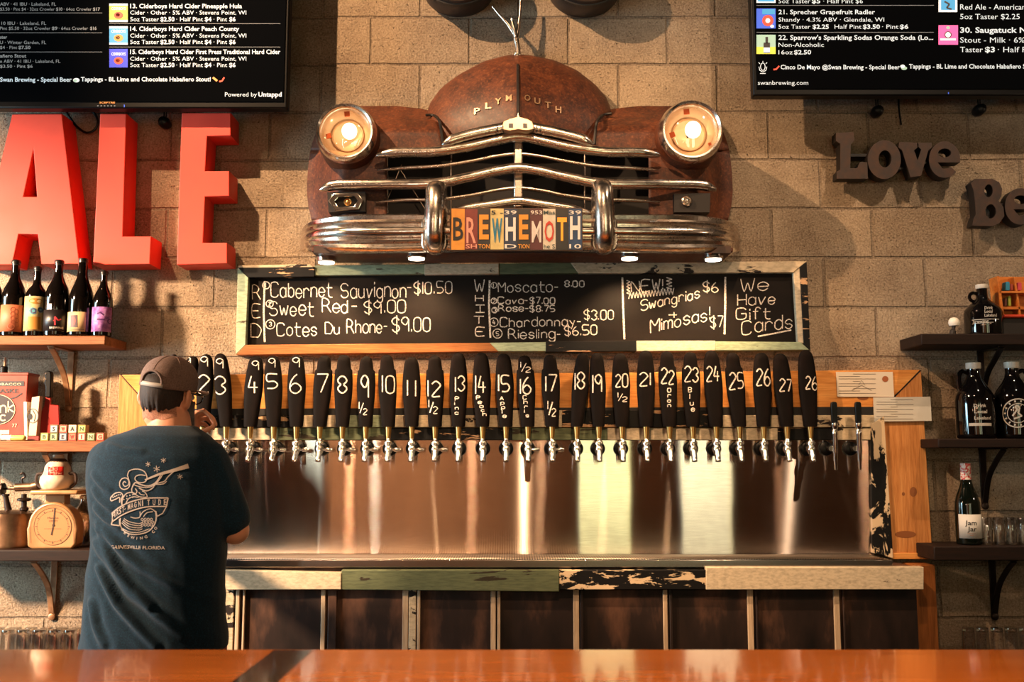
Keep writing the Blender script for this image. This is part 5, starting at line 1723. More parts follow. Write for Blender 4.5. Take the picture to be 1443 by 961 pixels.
mb = MB(); mb.tube([p(13, 723), p(10, 710), p(8, 698)], [.014, .011, .009], 12); mb.lathe([(.014, 0), (.014, .008)], p(8, 699), 12); mb.build('pump', dkm, t)

# kitchen scale
y = -.175
sc_c = P(74, 742, y)
out = [(38, 770), (37, 745)] + [(73.5 + 35 * math.cos(rad(a)), 744 - 37 * math.sin(rad(a))) for a in range(175, -1, -12)] + [(109, 745), (107, 766), (101, 773), (45, 773)]
t = root('kitchen_scale', (sc_c.x, -.13, zC), 'old cream kitchen scale with round dial on lower left shelf', 'kitchen scale')
crm = mottled('cream_enamel', [(.3, C(138, 98, 62)), (.6, C(164, 122, 80))], 9, rough=(.3, .45))
mb = MB(); mb.prism(pxpoly(out, y), y, -.108)
zmin = min(v[2] for v in mb.v); mb.v = [(v[0], v[1], v[2] - (zmin - zC)) for v in mb.v]
sb = mb.build('housing', crm, t, .008, seg=3)
mp = plane_map(y - .001); mp2 = plane_map(y - .0018)
ino = [(43, 765), (42, 745)] + [(73.5 + 31 * math.cos(rad(a)), 744 - 33 * math.sin(rad(a))) for a in range(175, -1, -12)] + [(104, 745), (103, 766)]
mb = MB(); disc(mb, 74, 742, 26.5, 26, mp, 40); mb.build('dial', simple('dial_face', C(156, 108, 64), .5), sb)
mb = MB()
for k in range(60):
    a = rad(k * 6); r1 = 26 if k % 5 else 24
    ribbon(mb, [(74 + 21.5 * math.sin(a), 742 - 21 * math.cos(a)), (74 + (24.5 if k % 5 == 0 else 22.8) * math.sin(a), 742 - (24 if k % 5 == 0 else 22.3) * math.cos(a))], .7 if k % 5 else 1.3, mp2)
circ(mb, 74, 742, 26.3, .5, mp2, 26, 40)
for s, a0, a1, b in (('Hanson', 67, 82, 731), ('UTILITY', 69, 81, 735.5)): text_px(mb, s, a0, a1, b, 2.8, mp2)
ribbon(mb, [(62, 745), (86, 745)], .4, mp2); ribbon(mb, ino, .5, mp2)
mb.build('dial_marks', simple('dial_ink', C(90, 56, 34), .6), sb)
mb = MB(); ribbon(mb, [(77, 716), (75, 740), (72, 754)], 1.3, plane_map(y - .003)); disc(mb, 75, 740, 1.6, 1.6, plane_map(y - .0032)); mb.build('pointer', simple('pointer_black', C(50, 26, 20), .5), sb)
mb = MB(); a, b = P(64, 697, -.15), P(91, 710, -.15); mb.box((a.x, -.15, b.z - .01), (b.x, -.10, a.z)); mb.build('neck', crm, t, .003)
mb = MB(); a, b = P(42, 691, -.2), P(109, 697, -.2); zp = a.z; mb.box((a.x, -.2, b.z), (b.x, -.05, a.z)); mb.build('platter', crm, t, .006, seg=3)

# jar on the scale
y = -.13
q = P(80, 690, y); m_ = PXM(y)
t = root('jar', (q.x, y, zp), 'white jar with red label and dark handles on kitchen scale', 'jar')
wm = mottled('jar_white', [(.3, C(160, 132, 104)), (.55, C(204, 186, 162))], 16, rough=(.25, .4))
pr = [(17, 0), (20, 3), (22.5, 10), (22, 17), (18.5, 22), (17.5, 25), (16.5, 32), (13, 38), (9, 42), (7.5, 44), (7.5, 48), (5, 49)]
mb = MB(); mb.lathe([(a * m_, b * m_) for a, b in pr], (q.x, y, zp), 28); jb = mb.build('body', wm, t, smooth_deg=50)
mp = cyl_map(q.x, y, 0, 19 * m_, .001)
mb = MB(); rect(mb, 67.5, 657.5, 88.5, 673.5, mp, 10, 1); lb = plabel(mb.build('red_label', simple('jar_red', C(176, 34, 26), .45), jb, solid=.0012), 'red paper label')
mp = cyl_map(q.x, y, 0, 19 * m_, .0024)
mb = MB(); chalk(mb, 'Old', 71, 80, 663, 5, mp, .8); chalk(mb, 'Milw', 71, 86, 668.5, 4, mp, .8); chalk(mb, 'aukee', 71, 87, 672.5, 3.4, mp, .7); mb.build('label_script', simple('jar_pink', C(232, 150, 130), .5), lb)
for s in (-1, 1):
    mb = MB(); mb.tube(catmull([(q.x + s * 17 * m_, y - .01, zp + 22 * m_), (q.x + s * 26 * m_, y - .01, zp + 21 * m_), (q.x + s * 27 * m_, y - .01, zp + 10 * m_), (q.x + s * 20 * m_, y - .01, zp + 3 * m_)], 6), .006, 10)
    mb.build('handle', simple('jar_handle', C(52, 38, 32), .4), t)
mb = MB(); mb.lathe([(12.5 * m_, 38.5 * m_), (11 * m_, 41 * m_), (8.4 * m_, 43 * m_), (8 * m_, 40 * m_)], (q.x, y, zp), 20, cap=False); mb.build('collar', simple('jar_collar', C(70, 48, 36), .5), t)

# tinted bottle behind the man
bottle('clear_bottle', 118, 697, zC, 33, -.056, [(0, 0), (.85, 0), (1, .02), (1, .5), (.96, .58), (.8, .66), (.5, .77), (.36, .84), (.34, .92), (.42, .925), (.42, .97), (.36, .975), (.34, 1), (.3, 1), (.3, .97), (.02, .97)],
       MAT['brownglass'], 'tinted swing bottle on lower left shelf, beside the man', 'bottle', None, None, 2)


def glass_row(xs, rtop, zbase, w, y, up, group, labs):
    src = None
    for i, px in enumerate(xs):
        q = P(px, rtop, y); H = q.z - zbase; R = w / 2 * PXM(y)
        if src is None:
            t = root('pint_glass', (q.x, y, zbase), labs[i], 'glass', group)
            pr = [(.001, .012), (.76, .014), (.80, .03), (.92, .5), (1.0, .995), (.975, 1.0), (.95, .99), (.86, .5), (.74, .06), (.001, .05)] if up else \
                 [(.97, .0), (1.0, .003), (.92, .5), (.84, .90), (.83, .95), (.80, .995), (.74, 1.0), (.001, 1.0)]
            mb = MB(); mb.lathe([(a * R, b * H) for a, b in pr], (q.x, y, zbase), 26, cap=False)
            mb.build('glass_body', MAT['glass'], t, smooth_deg=50)
            mb = MB()
            if up: mb.lathe([(.001, .014 * H), (.74 * R, .015 * H), (.76 * R, .04 * H), (.70 * R, .07 * H), (.001, .06 * H)], (q.x, y, zbase), 24)
            else: mb.lathe([(.001, .90 * H), (.78 * R, .90 * H), (.79 * R, .97 * H), (.72 * R, .992 * H), (.001, .992 * H)], (q.x, y, zbase), 24)
            mb.build('thick_base', simple('glass_base', C(220, 214, 206), .05, trans=1.0), t)
            src = t
        else:
            t = src.copy(); COL.objects.link(t); t.location = (q.x, y, zbase); t['label'] = labs[i]
            for ch in src.children:
                d = ch.copy(); COL.objects.link(d); d.parent = t


ordn = ['leftmost', 'second', 'third', 'fourth', 'fifth', 'sixth']
glass_row([11, 33, 55, 77, 99], 887, zG, 21, -.14, False, 'upturned pint glasses at lower left', ['upturned clear pint glass, %s of the lower left row' % o for o in ordn])
glass_row([-2, 22, 44, 66, 88, 110], 884, zG, 20, -.055, False, 'upturned pint glasses at lower left, back row', ['upturned clear pint glass, %s of lower left back row' % o for o in ordn])
glass_row([1364, 1384, 1404, 1424, 1444], 884, zG, 19, -.13, False, 'pint glasses at lower right', ['clear glass in shade, %s of the lower right row' % o for o in ordn])
glass_row([1390, 1407, 1424, 1441], 729, zF, 16.5, -.15, True, 'small glasses on the lower right shelf', ['small clear glass, %s on the lower right shelf' % o for o in ordn])

# ------------------------------------------------------------------ right shelves
def growler(px, rtop, zb_, w, y, handle, lab, art, white_cap=True):
    H = P(px, rtop, y).z - zb_; x = XAT(px, y, zb_ + H / 2); R = w / 2 * PXM(y)
    t = root('growler_jug', (x, y, zb_), lab, 'jug', 'dark glass jugs on the right shelves')
    pr = [(.001, 0), (.86, 0), (.98, .02), (1.0, .06), (1.0, .50), (.96, .56), (.80, .64), (.56, .72), (.40, .79), (.34, .85), (.34, .92), (.001, .92)] if handle != 'ring' else \
         [(.001, 0), (.88, 0), (.98, .02), (1.0, .06), (1.0, .44), (.96, .50), (.72, .60), (.42, .68), (.30, .74), (.28, .80), (.28, .92), (.001, .92)]
    mb = MB(); mb.lathe([(a * R, b * H) for a, b in pr], (x, y, zb_), 36); gl = mb.build('glass', MAT['growler'], t, smooth_deg=50)
    k = .36 if handle != 'ring' else .30
    mb = MB(); mb.lathe([(k * R, .915 * H), (k * R + .002, .93 * H), (k * R + .002, .995 * H), (k * R - .002, H), (.001, H)], (x, y, zb_), 24); mb.build('cap', simple('growler_cap', C(214, 204, 190), .45), t)
    mb = MB()
    if handle == 'ring':
        cx, cz, rr = x - .47 * R, zb_ + .755 * H, .017
        mb.tube([(cx + rr * math.cos(2 * math.pi * i / 20), y, cz + rr * math.sin(2 * math.pi * i / 20)) for i in range(21)], .0068, 10)
    else:
        s = handle
        mb.tube(catmull([(x + s * .30 * R, y, zb_ + .86 * H), (x + s * .62 * R, y, zb_ + .885 * H), (x + s * .80 * R, y, zb_ + .82 * H), (x + s * .80 * R, y, zb_ + .70 * H), (x + s * .74 * R, y, zb_ + .62 * H)], 6), .0085, 10)
    mb.build('handle', MAT['growler'], t)
    mb = MB(); art(mb, cyl_map(x, y, 0, R, .001)); mb.build('printed_logo', simple('growler_print', C(176, 168, 158), .6), gl)
    return t


def art1(mb, mp):
    text_px(mb, 'Drink', 1388, 1399, 435.5, 4.2, mp, .02); text_px(mb, 'Local', 1388, 1398.5, 440.5, 4.2, mp, .02); text_px(mb, 'Lakeland', 1388, 1405, 446, 4.2, mp, .02)
    ribbon(mb, [(1371, 449.5), (1409, 449.5)], 1, mp); ribbon(mb, [(1371, 455), (1400, 454)], .8, mp); text_px(mb, 'brewing', 1373, 1393, 454, 4, mp, .02)


def art2(mb, mp):
    text_px(mb, 'Drink', 1373, 1390, 573.5, 4.6, mp, .02); text_px(mb, 'Local', 1374, 1391, 582, 4.6, mp, .02); text_px(mb, 'Lakeland', 1374, 1397, 591, 4.6, mp, .02)
    ribbon(mb, [(1367, 598), (1398, 598)], 4, mp)


def art3(mb, mp):
    circ(mb, 1435, 582, 20, 1.6, mp, 20, 36); circ(mb, 1435, 582, 13.5, 1, mp, 13.5, 30)
    for k in range(14):
        a = rad(k * 25.7); ribbon(mb, [(1435 + 15.5 * math.cos(a), 582 + 15.5 * math.sin(a)), (1435 + 18.3 * math.cos(a), 582 + 18.3 * math.sin(a))], 2, mp)
    ribbon(mb, [(1428, 586), (1432, 580), (1434, 576), (1431, 573), (1434, 571), (1437, 575), (1435, 582), (1440, 586), (1430, 590)], 2.2, mp)


growler(1385, 401, zD, 51, -.13, 'ring', 'squat dark glass jug with ring handle on upper right shelf', art1)
growler(1374, 511, zE, 52, -.13, -1, 'dark glass jug with side handle, left on middle right shelf', art2)
growler(1428, 510, zE, 52, -.13, 1, 'dark glass jug with round white logo, right on middle right shelf', art3)

bottle('wine_bottle', 1363, 653, zF, 33, -.13, WINE, MAT['greenglass'], 'dark wine bottle with white label on lower right shelf', 'bottle', None,
       mottled('red_white_foil', [(.48, C(222, 206, 196)), (.52, C(196, 50, 44))], 120, rough=(.4, .5), inter='CONSTANT'), .80,
       (725, 759, simple('wine_label', C(214, 208, 200), .6), -70, 80),
       art_text([(ink, lambda b, mp: (text_px(b, 'Jam', 1361, 1376, 740, 6.5, mp, .012), text_px(b, 'Jar', 1364, 1376, 748.5, 6.5, mp, .012))), (simple('print_faint', C(150, 110, 90), .6), lambda b, mp: (ribbon(b, [(1364, 752), (1375, 752)], .7, mp), ribbon(b, [(1367, 754.5), (1372, 754.5)], .7, mp)))]))

# white mushroom ornament
y = -.17
q = P(1344, 470, y)
t = root('mushroom_ornament', (q.x, y, zD), 'small white mushroom shaped ornament on upper right shelf', 'ornament')
mb = MB(); mb.tube(catmull([(q.x - .006, y, zD), (q.x - .001, y, zD + .02), (q.x + .002, y, zD + .038)], 5), [.012] * 5 + [.007] * 6, 10); mb.build('stem', simple('dark_stem', C(40, 32, 28), .6), t)
mb = MB(); z0 = zD + .034
mb.lathe([(.004, .0), (.017, .002), (.021, .012), (.019, .024), (.012, .032), (.002, .035)], (q.x + .003, y, z0), 18); mb.build('cap', simple('mushroom_white', C(236, 228, 214), .5), t)

# small wooden rack with coloured packets
y = -.13
a = P(1405, 452, y); zr = zD
t = root('wooden_rack', (P(1440, 470, y).x, y, zD), 'small orange wooden rack of coloured packets, upper right shelf', 'rack')
ow = wood('orange_rack_wood', C(150, 78, 30), C(196, 110, 46), C(220, 140, 66), 'x', .5)
mb = MB(); plank(mb, [(1408, 390), (1475, 390), (1475, 448), (1414, 448)], -.07, -.06); mb.build('back_panel', ow, t, .001)
mb = MB(); plank(mb, [(1405, 389), (1408, 389), (1416, 450), (1412, 450)], -.13, -.06); mb.build('side_panel', ow, t, .001)
mb = MB(); plank(mb, [(1429, 390), (1431, 390), (1440, 448), (1437, 448)], -.12, -.06); mb.build('divider', ow, t, .001)
mb = MB(); plank(mb, [(1408, 410), (1475, 410), (1475, 413), (1409, 413)], -.13, -.06); plank(mb, [(1412, 432), (1475, 432), (1475, 436), (1412, 436)], -.12, -.06); mb.build('rack_shelf', ow, t, .001)
mb = MB(); a = P(1414, 447, -.14); b = P(1475, 447, -.14); mb.tube([(a.x, -.14, a.z + .004), (b.x, -.14, a.z + .004)], .007, 10); plabel(mb.build('front_rail', simple('rail_red', C(190, 60, 34), .4), t), 'red front rail')
mb = MB(); mb.box((a.x, -.13, zD), (b.x, -.05, a.z)); mb.build('rack_base', simple('rack_dark', C(32, 24, 20), .6), t, .002)
gpk = 'coloured packets in the small rack'
for (x0, r0, x1, r1, c_, lab) in ((1417, 397, 1423, 409, C(46, 130, 170), 'small blue packet in the top of wooden rack'), (1424, 400, 1428, 409, C(150, 60, 40), 'small red packet in the top of wooden rack'),
                                   (1434, 398, 1440, 409, C(200, 70, 90), 'small pink packet in top right of wooden rack'),
                                   (1416, 420, 1419, 431, C(100, 50, 36), 'small brown packet in lower part of wooden rack'), (1421, 417, 1425, 431, C(150, 160, 60), 'small green packet in lower part of wooden rack')):
    mb = MB(); plank(mb, [(x0 + .6, r0), (x1 - .6, r0), (x1, r0 + 2), (x1, r1), (x0, r1), (x0, r0 + 2)], -.115, -.085)
    tag(mb.build('packet', simple('packet_colour', c_, .4), None, .001), lab, 'packet', gpk)

# ================================================================== THE MAN AT THE TAPS
YP = -.80
pr_c = P(220, 900, YP)
man = root('person', (pr_c.x, YP, 0), 'person in grey cap and dark blue t-shirt, back turned, reaching to taps', 'person')
Q = lambda x, r, y=YP: P(x, r, y)


def sring(x0, x1, r, dep, yc, n=32, e=.85):
    a, b = Q(x0, r, yc), Q(x1, r, yc)
    cx, hw, z = (a.x + b.x) / 2, (b.x - a.x) / 2, a.z
    return [(cx + hw * math.copysign(abs(math.cos(t)) ** e, math.cos(t)), yc + dep * math.copysign(abs(math.sin(t)) ** e, math.sin(t)), z) for t in [2 * math.pi * k / n for k in range(n)]]


SH = [(600, 203, 275, .070, -.765), (607, 184, 284, .088, -.775), (615, 160, 296, .105, -.785), (627, 142, 307, .122, -.79), (645, 131, 316, .134, -.80), (670, 127, 322, .142, -.80),
      (700, 128, 324, .146, -.80), (735, 132, 322, .146, -.80), (765, 133, 318, .146, -.80), (798, 128, 316, .150, -.80), (835, 124, 314, .156, -.80), (870, 123, 316, .160, -.80),
      (893, 119, 319, .162, -.80), (915, 116, 318, .162, -.80)]
HIP = [(915, 122, 314, .152, -.80), (960, 124, 314, .155, -.79), (1010, 132, 306, .145, -.78)]

# head frame: the face points away and a little right
HC = Q(236, 556, -.75)
HR = Matrix.Rotation(rad(-17), 3, 'Z') @ Matrix.Rotation(rad(4), 3, 'Y')


def hd(x, y, z):
    return HC + HR @ Vector((x, y, z))


def head_volume(s=1.0):
    mb = MB()
    prof = [(-.135, .030, .055, .045), (-.122, .042, .060, .040), (-.10, .054, .072, .028), (-.07, .062, .086, .012), (-.03, .068, .093, .0), (.01, .071, .094, -.004), (.05, .072, .092, -.004),
            (.085, .060, .078, -.006), (.104, .043, .056, -.008), (.114, .02, .028, -.008)]
    rings = []
    for z, hw, dp, yc in prof:
        rings.append([hd(hw * s * math.cos(t), yc + dp * s * math.sin(t), z * s) for t in [2 * math.pi * k / 28 for k in range(28)]])
    mb.loft(rings)
    return mb


body = MB()
rings = [sring(x0 + 14, x1 - 14, r, d - .034, yc) for r, x0, x1, d, yc in SH[1:]] + [sring(*[h[1], h[2], h[0], h[3], h[4]]) for h in HIP]
body.loft(rings)
hv = head_volume(); body.add(hv.v, hv.f)
body.limb([Q(238, 640, -.775), Q(238, 612, -.77), Q(238, 585, -.755), hd(0, -.02, -.06)], [.088, .074, .066, .060], 24)
# ears
for s in (-1, 1):
    rot = HR @ Matrix.Rotation(rad(s * 26), 3, 'Z')
    body.ellipsoid(hd(s * .086, -.008, -.012), (.010, .023, .033), rot, 16, 12)
    body.ellipsoid(hd(s * .078, -.012, -.03), (.010, .014, .016), rot, 12, 8)
# nose, brow, lips, chin
body.ellipsoid(hd(0, .108, -.022), (.014, .020, .028), HR, 12, 10); body.ellipsoid(hd(0, .118, -.038), (.018, .016, .012), HR, 12, 8)
body.ellipsoid(hd(0, .088, .018), (.055, .016, .010), HR, 14, 8); body.ellipsoid(hd(0, .092, -.072), (.026, .013, .007), HR, 12, 8); body.ellipsoid(hd(0, .086, -.112), (.028, .022, .02), HR, 12, 8)
# right arm: upper arm down, forearm up to the hand by the tap
SHR, ELR, WRR = Q(296, 662, -.80), Q(331, 747, -.77), Q(271, 631, -.60)
body.limb([SHR, lerp(SHR, ELR, .5), lerp(SHR, ELR, .9), ELR], [.052, .050, .047, .046], 18)
body.limb([ELR, lerp(ELR, WRR, .25), lerp(ELR, WRR, .6), WRR], [.046, .048, .038, .029], 18)
# left arm: forward and down to the tray edge
SHL, ELL, WRL = Q(152, 660, -.80), Q(158, 752, -.62), Q(205, 735, -.38)
body.limb([SHL, lerp(SHL, ELL, .5), ELL], [.052, .050, .046], 18)
body.limb([ELL, lerp(ELL, WRL, .3), WRL], [.046, .047, .029], 18)


def hand(w, kn, side_dir, fingers, thumb):
    """w wrist, kn four knuckles; palm as a loft, fingers as tapering chains"""
    pm = (kn[0] + kn[3]) / 2
    ax = (pm - w).normalized()
    body.limb([w, lerp(w, kn[0], .5), kn[0]], [.024, .016, .0115], 12)
    body.limb([w, lerp(w, kn[1], .5), kn[1]], [.024, .016, .0115], 12)
    body.limb([w, lerp(w, kn[2], .5), kn[2]], [.024, .016, .0110], 12)
    body.limb([w, lerp(w, kn[3], .5), kn[3]], [.022, .015, .0100], 12)
    for f, r in zip(fingers, (.0095, .0098, .0092, .0082)):
        body.limb(f, [r * 1.12, r, r * .92, r * .78][:len(f)], 12)
    body.limb(thumb, [.015, .0115, .0095, .0082][:len(thumb)], 12)


D = lambda x, r, y: P(x, r, y)
kn = [D(273, 583, -.60), D(276, 586, -.575), D(277, 591, -.552), D(277, 597, -.532)]
hand(WRR, kn, 1,
     [[kn[0], D(287, 578.5, -.595), D(297, 587, -.59), D(302, 597, -.588)], [kn[1], D(291, 582, -.570), D(300, 590, -.566), D(304, 599, -.566)],
      [kn[2], D(291, 589, -.548), D(299, 596, -.546), D(301, 604, -.548)], [kn[3], D(288, 597, -.528), D(294, 603, -.527), D(295, 609, -.530)]],
     [lerp(WRR, kn[0], .30), D(277, 612, -.612), D(289, 607, -.607), D(300, 601.5, -.598)])
k2 = [D(232, 728, -.34), D(234, 733, -.33), D(235, 739, -.325), D(234, 746, -.325)]
hand(WRL, k2, 1,
     [[k2[0], D(246, 727, -.31), D(252, 733, -.285), D(253, 740, -.275)], [k2[1], D(249, 733, -.30), D(255, 739, -.275), D(255, 746, -.265)],
      [k2[2], D(249, 740, -.295), D(254, 746, -.275), D(254, 752, -.268)], [k2[3], D(246, 747, -.30), D(250, 752, -.285), D(250, 757, -.28)]],
     [lerp(WRL, k2[0], .3), D(222, 722, -.35), D(234, 718, -.34), D(243, 718, -.33)])
# legs
hipz = Q(220, 975, -.79).z
for s in (-1, 1):
    hx = pr_c.x + s * .115
    body.limb([(hx, -.79, hipz), (hx + s * .01, -.79, .72), (hx + s * .015, -.77, .48), (hx + s * .015, -.80, .30), (hx + s * .02, -.81, .09)], [.105, .092, .062, .060, .042], 20)
    body.limb([(hx + s * .02, -.83, .045), (hx + s * .03, -.74, .04), (hx + s * .035, -.66, .035)], [.042, .044, .034], 14)
bb_ = remesh(body, .0045, 5)
lo = min(v[2] for v in bb_.v)
skin_m, N, L, b = new_mat('skin')
f = noise(N, L, tex_coord(N, L), 14, 5, .6)
L.new(ramp(N, L, f, [(.3, C(196, 128, 96)), (.6, C(214, 150, 116)), (.8, C(222, 160, 130))]), b.inputs['Base Color'])
b.inputs['Roughness'].default_value = .5; b.inputs['Subsurface Weight'].default_value = .12; b.inputs['Subsurface Radius'].default_value = (.012, .004, .002)
bo = bb_.build('body', skin_m, man, smooth_deg=180)
body_bvh = bvh_of(bb_)

# t-shirt
sh = MB()
rings = [sring(x0, x1, r, d, yc) for r, x0, x1, d, yc in SH]
sh.loft(rings)
sh.limb([Q(290, 652, -.80), lerp(SHR, ELR, .25), lerp(SHR, ELR, .55), lerp(SHR, ELR, .80)], [.075, .072, .069, .066], 24)
sh.limb([Q(156, 652, -.80), lerp(SHL, ELL, .25), lerp(SHL, ELL, .5), lerp(SHL, ELL, .8)], [.074, .071, .068, .067], 24)
sm = remesh(sh, .007, 8)
zt_, zb2 = Q(220, 610).z, Q(220, 915).z
FOLD = [((133, 742), (205, 800), (300, 850), 5.5, .010), ((131, 765), (190, 835), (262, 893), 6, .014), ((133, 750), (168, 800), (218, 852), 4.5, .011), ((138, 800), (170, 850), (226, 908), 5, .012),
        ((128, 850), (136, 880), (150, 905), 6, .012), ((127, 690), (140, 705), (158, 716), 4, .006), ((126, 668), (140, 682), (156, 690), 4, .006), ((131, 716), (146, 730), (170, 742), 4, .007),
        ((148, 628), (172, 634), (200, 636), 4, .005), ((296, 640), (310, 680), (316, 720), 5, .006)]


def fold_d(px, pr):
    d = 0
    for a, m, b_, w, amp in FOLD:
        best, tt = 1e9, 0
        for (p0, p1, t0) in ((a, m, 0), (m, b_, .5)):
            vx, vy = p1[0] - p0[0], p1[1] - p0[1]
            t = max(0, min(1, ((px - p0[0]) * vx + (pr - p0[1]) * vy) / (vx * vx + vy * vy)))
            dd = math.hypot(px - p0[0] - t * vx, pr - p0[1] - t * vy)
            if dd < best: best, tt = dd, t0 + t * .5
        k = best / w
        if k < 4:
            d += 1.05 * amp * (math.exp(-k * k) - .55 * math.exp(-((k - 1.9) / .9) ** 2)) * (1 - abs(tt - .45) ** 2 * 1.6)
    return d


def to_px(v):
    d = Vector(v) - CAM
    fw = Vector((0, math.cos(PITCH), math.sin(PITCH))); up = Vector((0, -math.sin(PITCH), math.cos(PITCH)))
    w = d.dot(fw)
    return W_PX / 2 + F_PX * d.x / w, H_PX / 2 - F_PX * d.dot(up) / w


me = bpy.data.meshes.new('tmp'); me.from_pydata(sm.v, [], sm.f); fix_normals(me)
nv = []
for v in me.vertices:
    co = v.co.copy(); n = v.normal
    back = max(0.0, -n.y) ** .5 if n.y < 0 else 0
    px, r = to_px(Vector((co.x, YP - .12, co.z)))
    co += n * (fold_d(px, r) * max(back, .25) + .0015 * math.sin(co.x * 70 + co.z * 50) * (1 if r > 740 else .3))
    nv.append(tuple(co))
fs = [tuple(p.vertices) for p in me.polygons]
bpy.data.meshes.remove(me)
sm2 = MB(); sm2.add(nv, fs)
shm, N, L, b = new_mat('navy_cotton')
f = noise(N, L, tex_coord(N, L), 240, 4, .7)
L.new(ramp(N, L, f, [(.3, C(7, 22, 33)), (.55, C(12, 38, 54)), (.75, C(26, 62, 80))]), b.inputs['Base Color'])
b.inputs['Roughness'].default_value = .9; b.inputs['Sheen Weight'].default_value = .1; b.inputs['Specular IOR Level'].default_value = .2
bump(N, L, b, f, .2, .002)
so = sm2.build('t_shirt', shm, man, smooth_deg=180)
plabel(so, 'dark blue t-shirt with pale printed back logo')
shirt_bvh = bvh_of(sm2)
# collar rib
mb = MB()
n = 40
col_pts = []
for k in range(n + 1):
    a = 2 * math.pi * k / n
    q = Q(238, 606, -.77) + Vector((.088 * math.cos(a), .078 * math.sin(a), .012 * math.sin(a) - .004 * math.cos(a)))
    h = body_bvh.find_nearest(q)
    col_pts.append(h[0] + (q - Vector((Q(238, 606, -.77).x, -.77, q.z))).normalized() * .004)
mb.tube(col_pts, .007, 8, cap=False); mb.build('collar_rib', shm, so)
# hem and sleeve hem
# printed logo
LOGO = MB(); mp = ray_map(shirt_bvh, YP - .14, .0022)
def lg(x, y): return 130 + x / 6.007, 630 + y / 6.007
def RB(pts, w, sm_=True, closed=False):
    p = [lg(*q) for q in pts]
    if sm_ and len(p) > 2: p = [(v.x, v.y) for v in catmull([(a, b, 0) for a, b in p], 5, closed)]
    ribbon(LOGO, p, w / 6.007, mp, closed)
def seg(mbx, pts): RB(pts, 8, False)
# telescope
tele = MB()
for a, b_, w0, w1 in (((450, 278), (560, 232), 12, 20), ((560, 232), (690, 195), 20, 28), ((690, 195), (795, 160), 28, 40)):
    dx, dy = b_[0] - a[0], b_[1] - a[1]; l = math.hypot(dx, dy); nx, ny = -dy / l, dx / l
    for k in range(6):
        t0, t1 = k / 6, (k + 1) / 6
        p0 = (lerp(a[0], b_[0], t0), lerp(a[1], b_[1], t0)); p1 = (lerp(a[0], b_[0], t1), lerp(a[1], b_[1], t1))
        wa, wb = lerp(w0, w1, t0) / 2, lerp(w0, w1, t1) / 2
        tele.add([mp(*lg(p0[0] + nx * wa, p0[1] + ny * wa)), mp(*lg(p1[0] + nx * wb, p1[1] + ny * wb)), mp(*lg(p1[0] - nx * wb, p1[1] - ny * wb)), mp(*lg(p0[0] - nx * wa, p0[1] - ny * wa))], [(0, 1, 2, 3)])
LOGO.add(tele.v, tele.f)
RB([(300, 240), (315, 200), (380, 186), (440, 205), (466, 250), (460, 285), (430, 300), (390, 296), (365, 270), (375, 245), (410, 235), (455, 240)], 8)
RB([(300, 240), (310, 270), (322, 310), (310, 345), (270, 358), (238, 340), (232, 300), (252, 268), (290, 262), (312, 285), (308, 320), (280, 332), (262, 312), (272, 292), (290, 300)], 8)
RB([(345, 335), (370, 300), (420, 318), (480, 328), (540, 300), (580, 240)], 10); RB([(400, 345), (460, 370), (510, 350), (545, 310), (610, 290), (640, 250), (685, 205)], 8); RB([(360, 320), (430, 340), (500, 335), (560, 290), (600, 225)], 7); RB([(545, 315), (600, 312), (630, 290)], 7)
RB([(345, 335), (340, 370), (365, 400), (385, 375), (370, 350)], 8); RB([(375, 400), (410, 420), (470, 420), (455, 385), (430, 370)], 7); RB([(400, 380), (420, 400), (450, 405)], 6)
RB([(150, 430), (190, 392), (240, 385), (262, 410), (250, 440), (255, 490)], 9); RB([(150, 430), (155, 455), (200, 440), (232, 425), (235, 470)], 9)
for k in range(5): disc(LOGO, *lg(175 + k * 16, 425 - k * 7 + (k == 4) * 6), 1.0, 1.0, mp)
RB([(255, 490), (262, 430), (300, 390), (350, 385), (380, 405)], 9); RB([(290, 478), (310, 440), (350, 420), (400, 425)], 7)
for k in range(8): disc(LOGO, *lg(272 + (k % 4) * 26, 420 + (k // 4) * 22 - (k % 4) * 6), .9, .9, mp)
# banner
RB([(160, 560), (240, 505), (340, 460), (470, 432), (645, 430)], 10); RB([(168, 630), (250, 578), (350, 535), (470, 505), (632, 502)], 10)
RB([(160, 560), (168, 630)], 10, False); RB([(645, 430), (632, 502)], 10, False); RB([(632, 502), (600, 560), (555, 585), (545, 540)], 8, False)
tri = [lg(168, 630), lg(240, 665), lg(165, 658)]
RB([(168, 630), (160, 655), (235, 665), (230, 610)], 10, False)
txt = 'FIRST-MAGNITUDE'
for i, chh in enumerate(txt):
    t = (i + .5) / len(txt)
    u = catmull([(172, 590, 0), (250, 540, 0), (345, 497, 0), (470, 468, 0), (632, 464, 0)], 20)
    p = u[min(int(t * len(u)), len(u) - 1)]; p2 = u[min(int(t * len(u)) + 3, len(u) - 1)]
    sl = -(p2.y - p.y) / max(p2.x - p.x, 1)
    vs, fs, w = font_geo(chh, .02)
    x, y = lg(p.x, p.y)
    cw = 3.9
    LOGO.add([mp(x - cw / 2 + v[0] / w * cw * (.35 if chh in 'I-' else .9), y + 4.2 - v[1] * 11.5 - sl * (v[0] / w * cw)) for v in vs], fs)
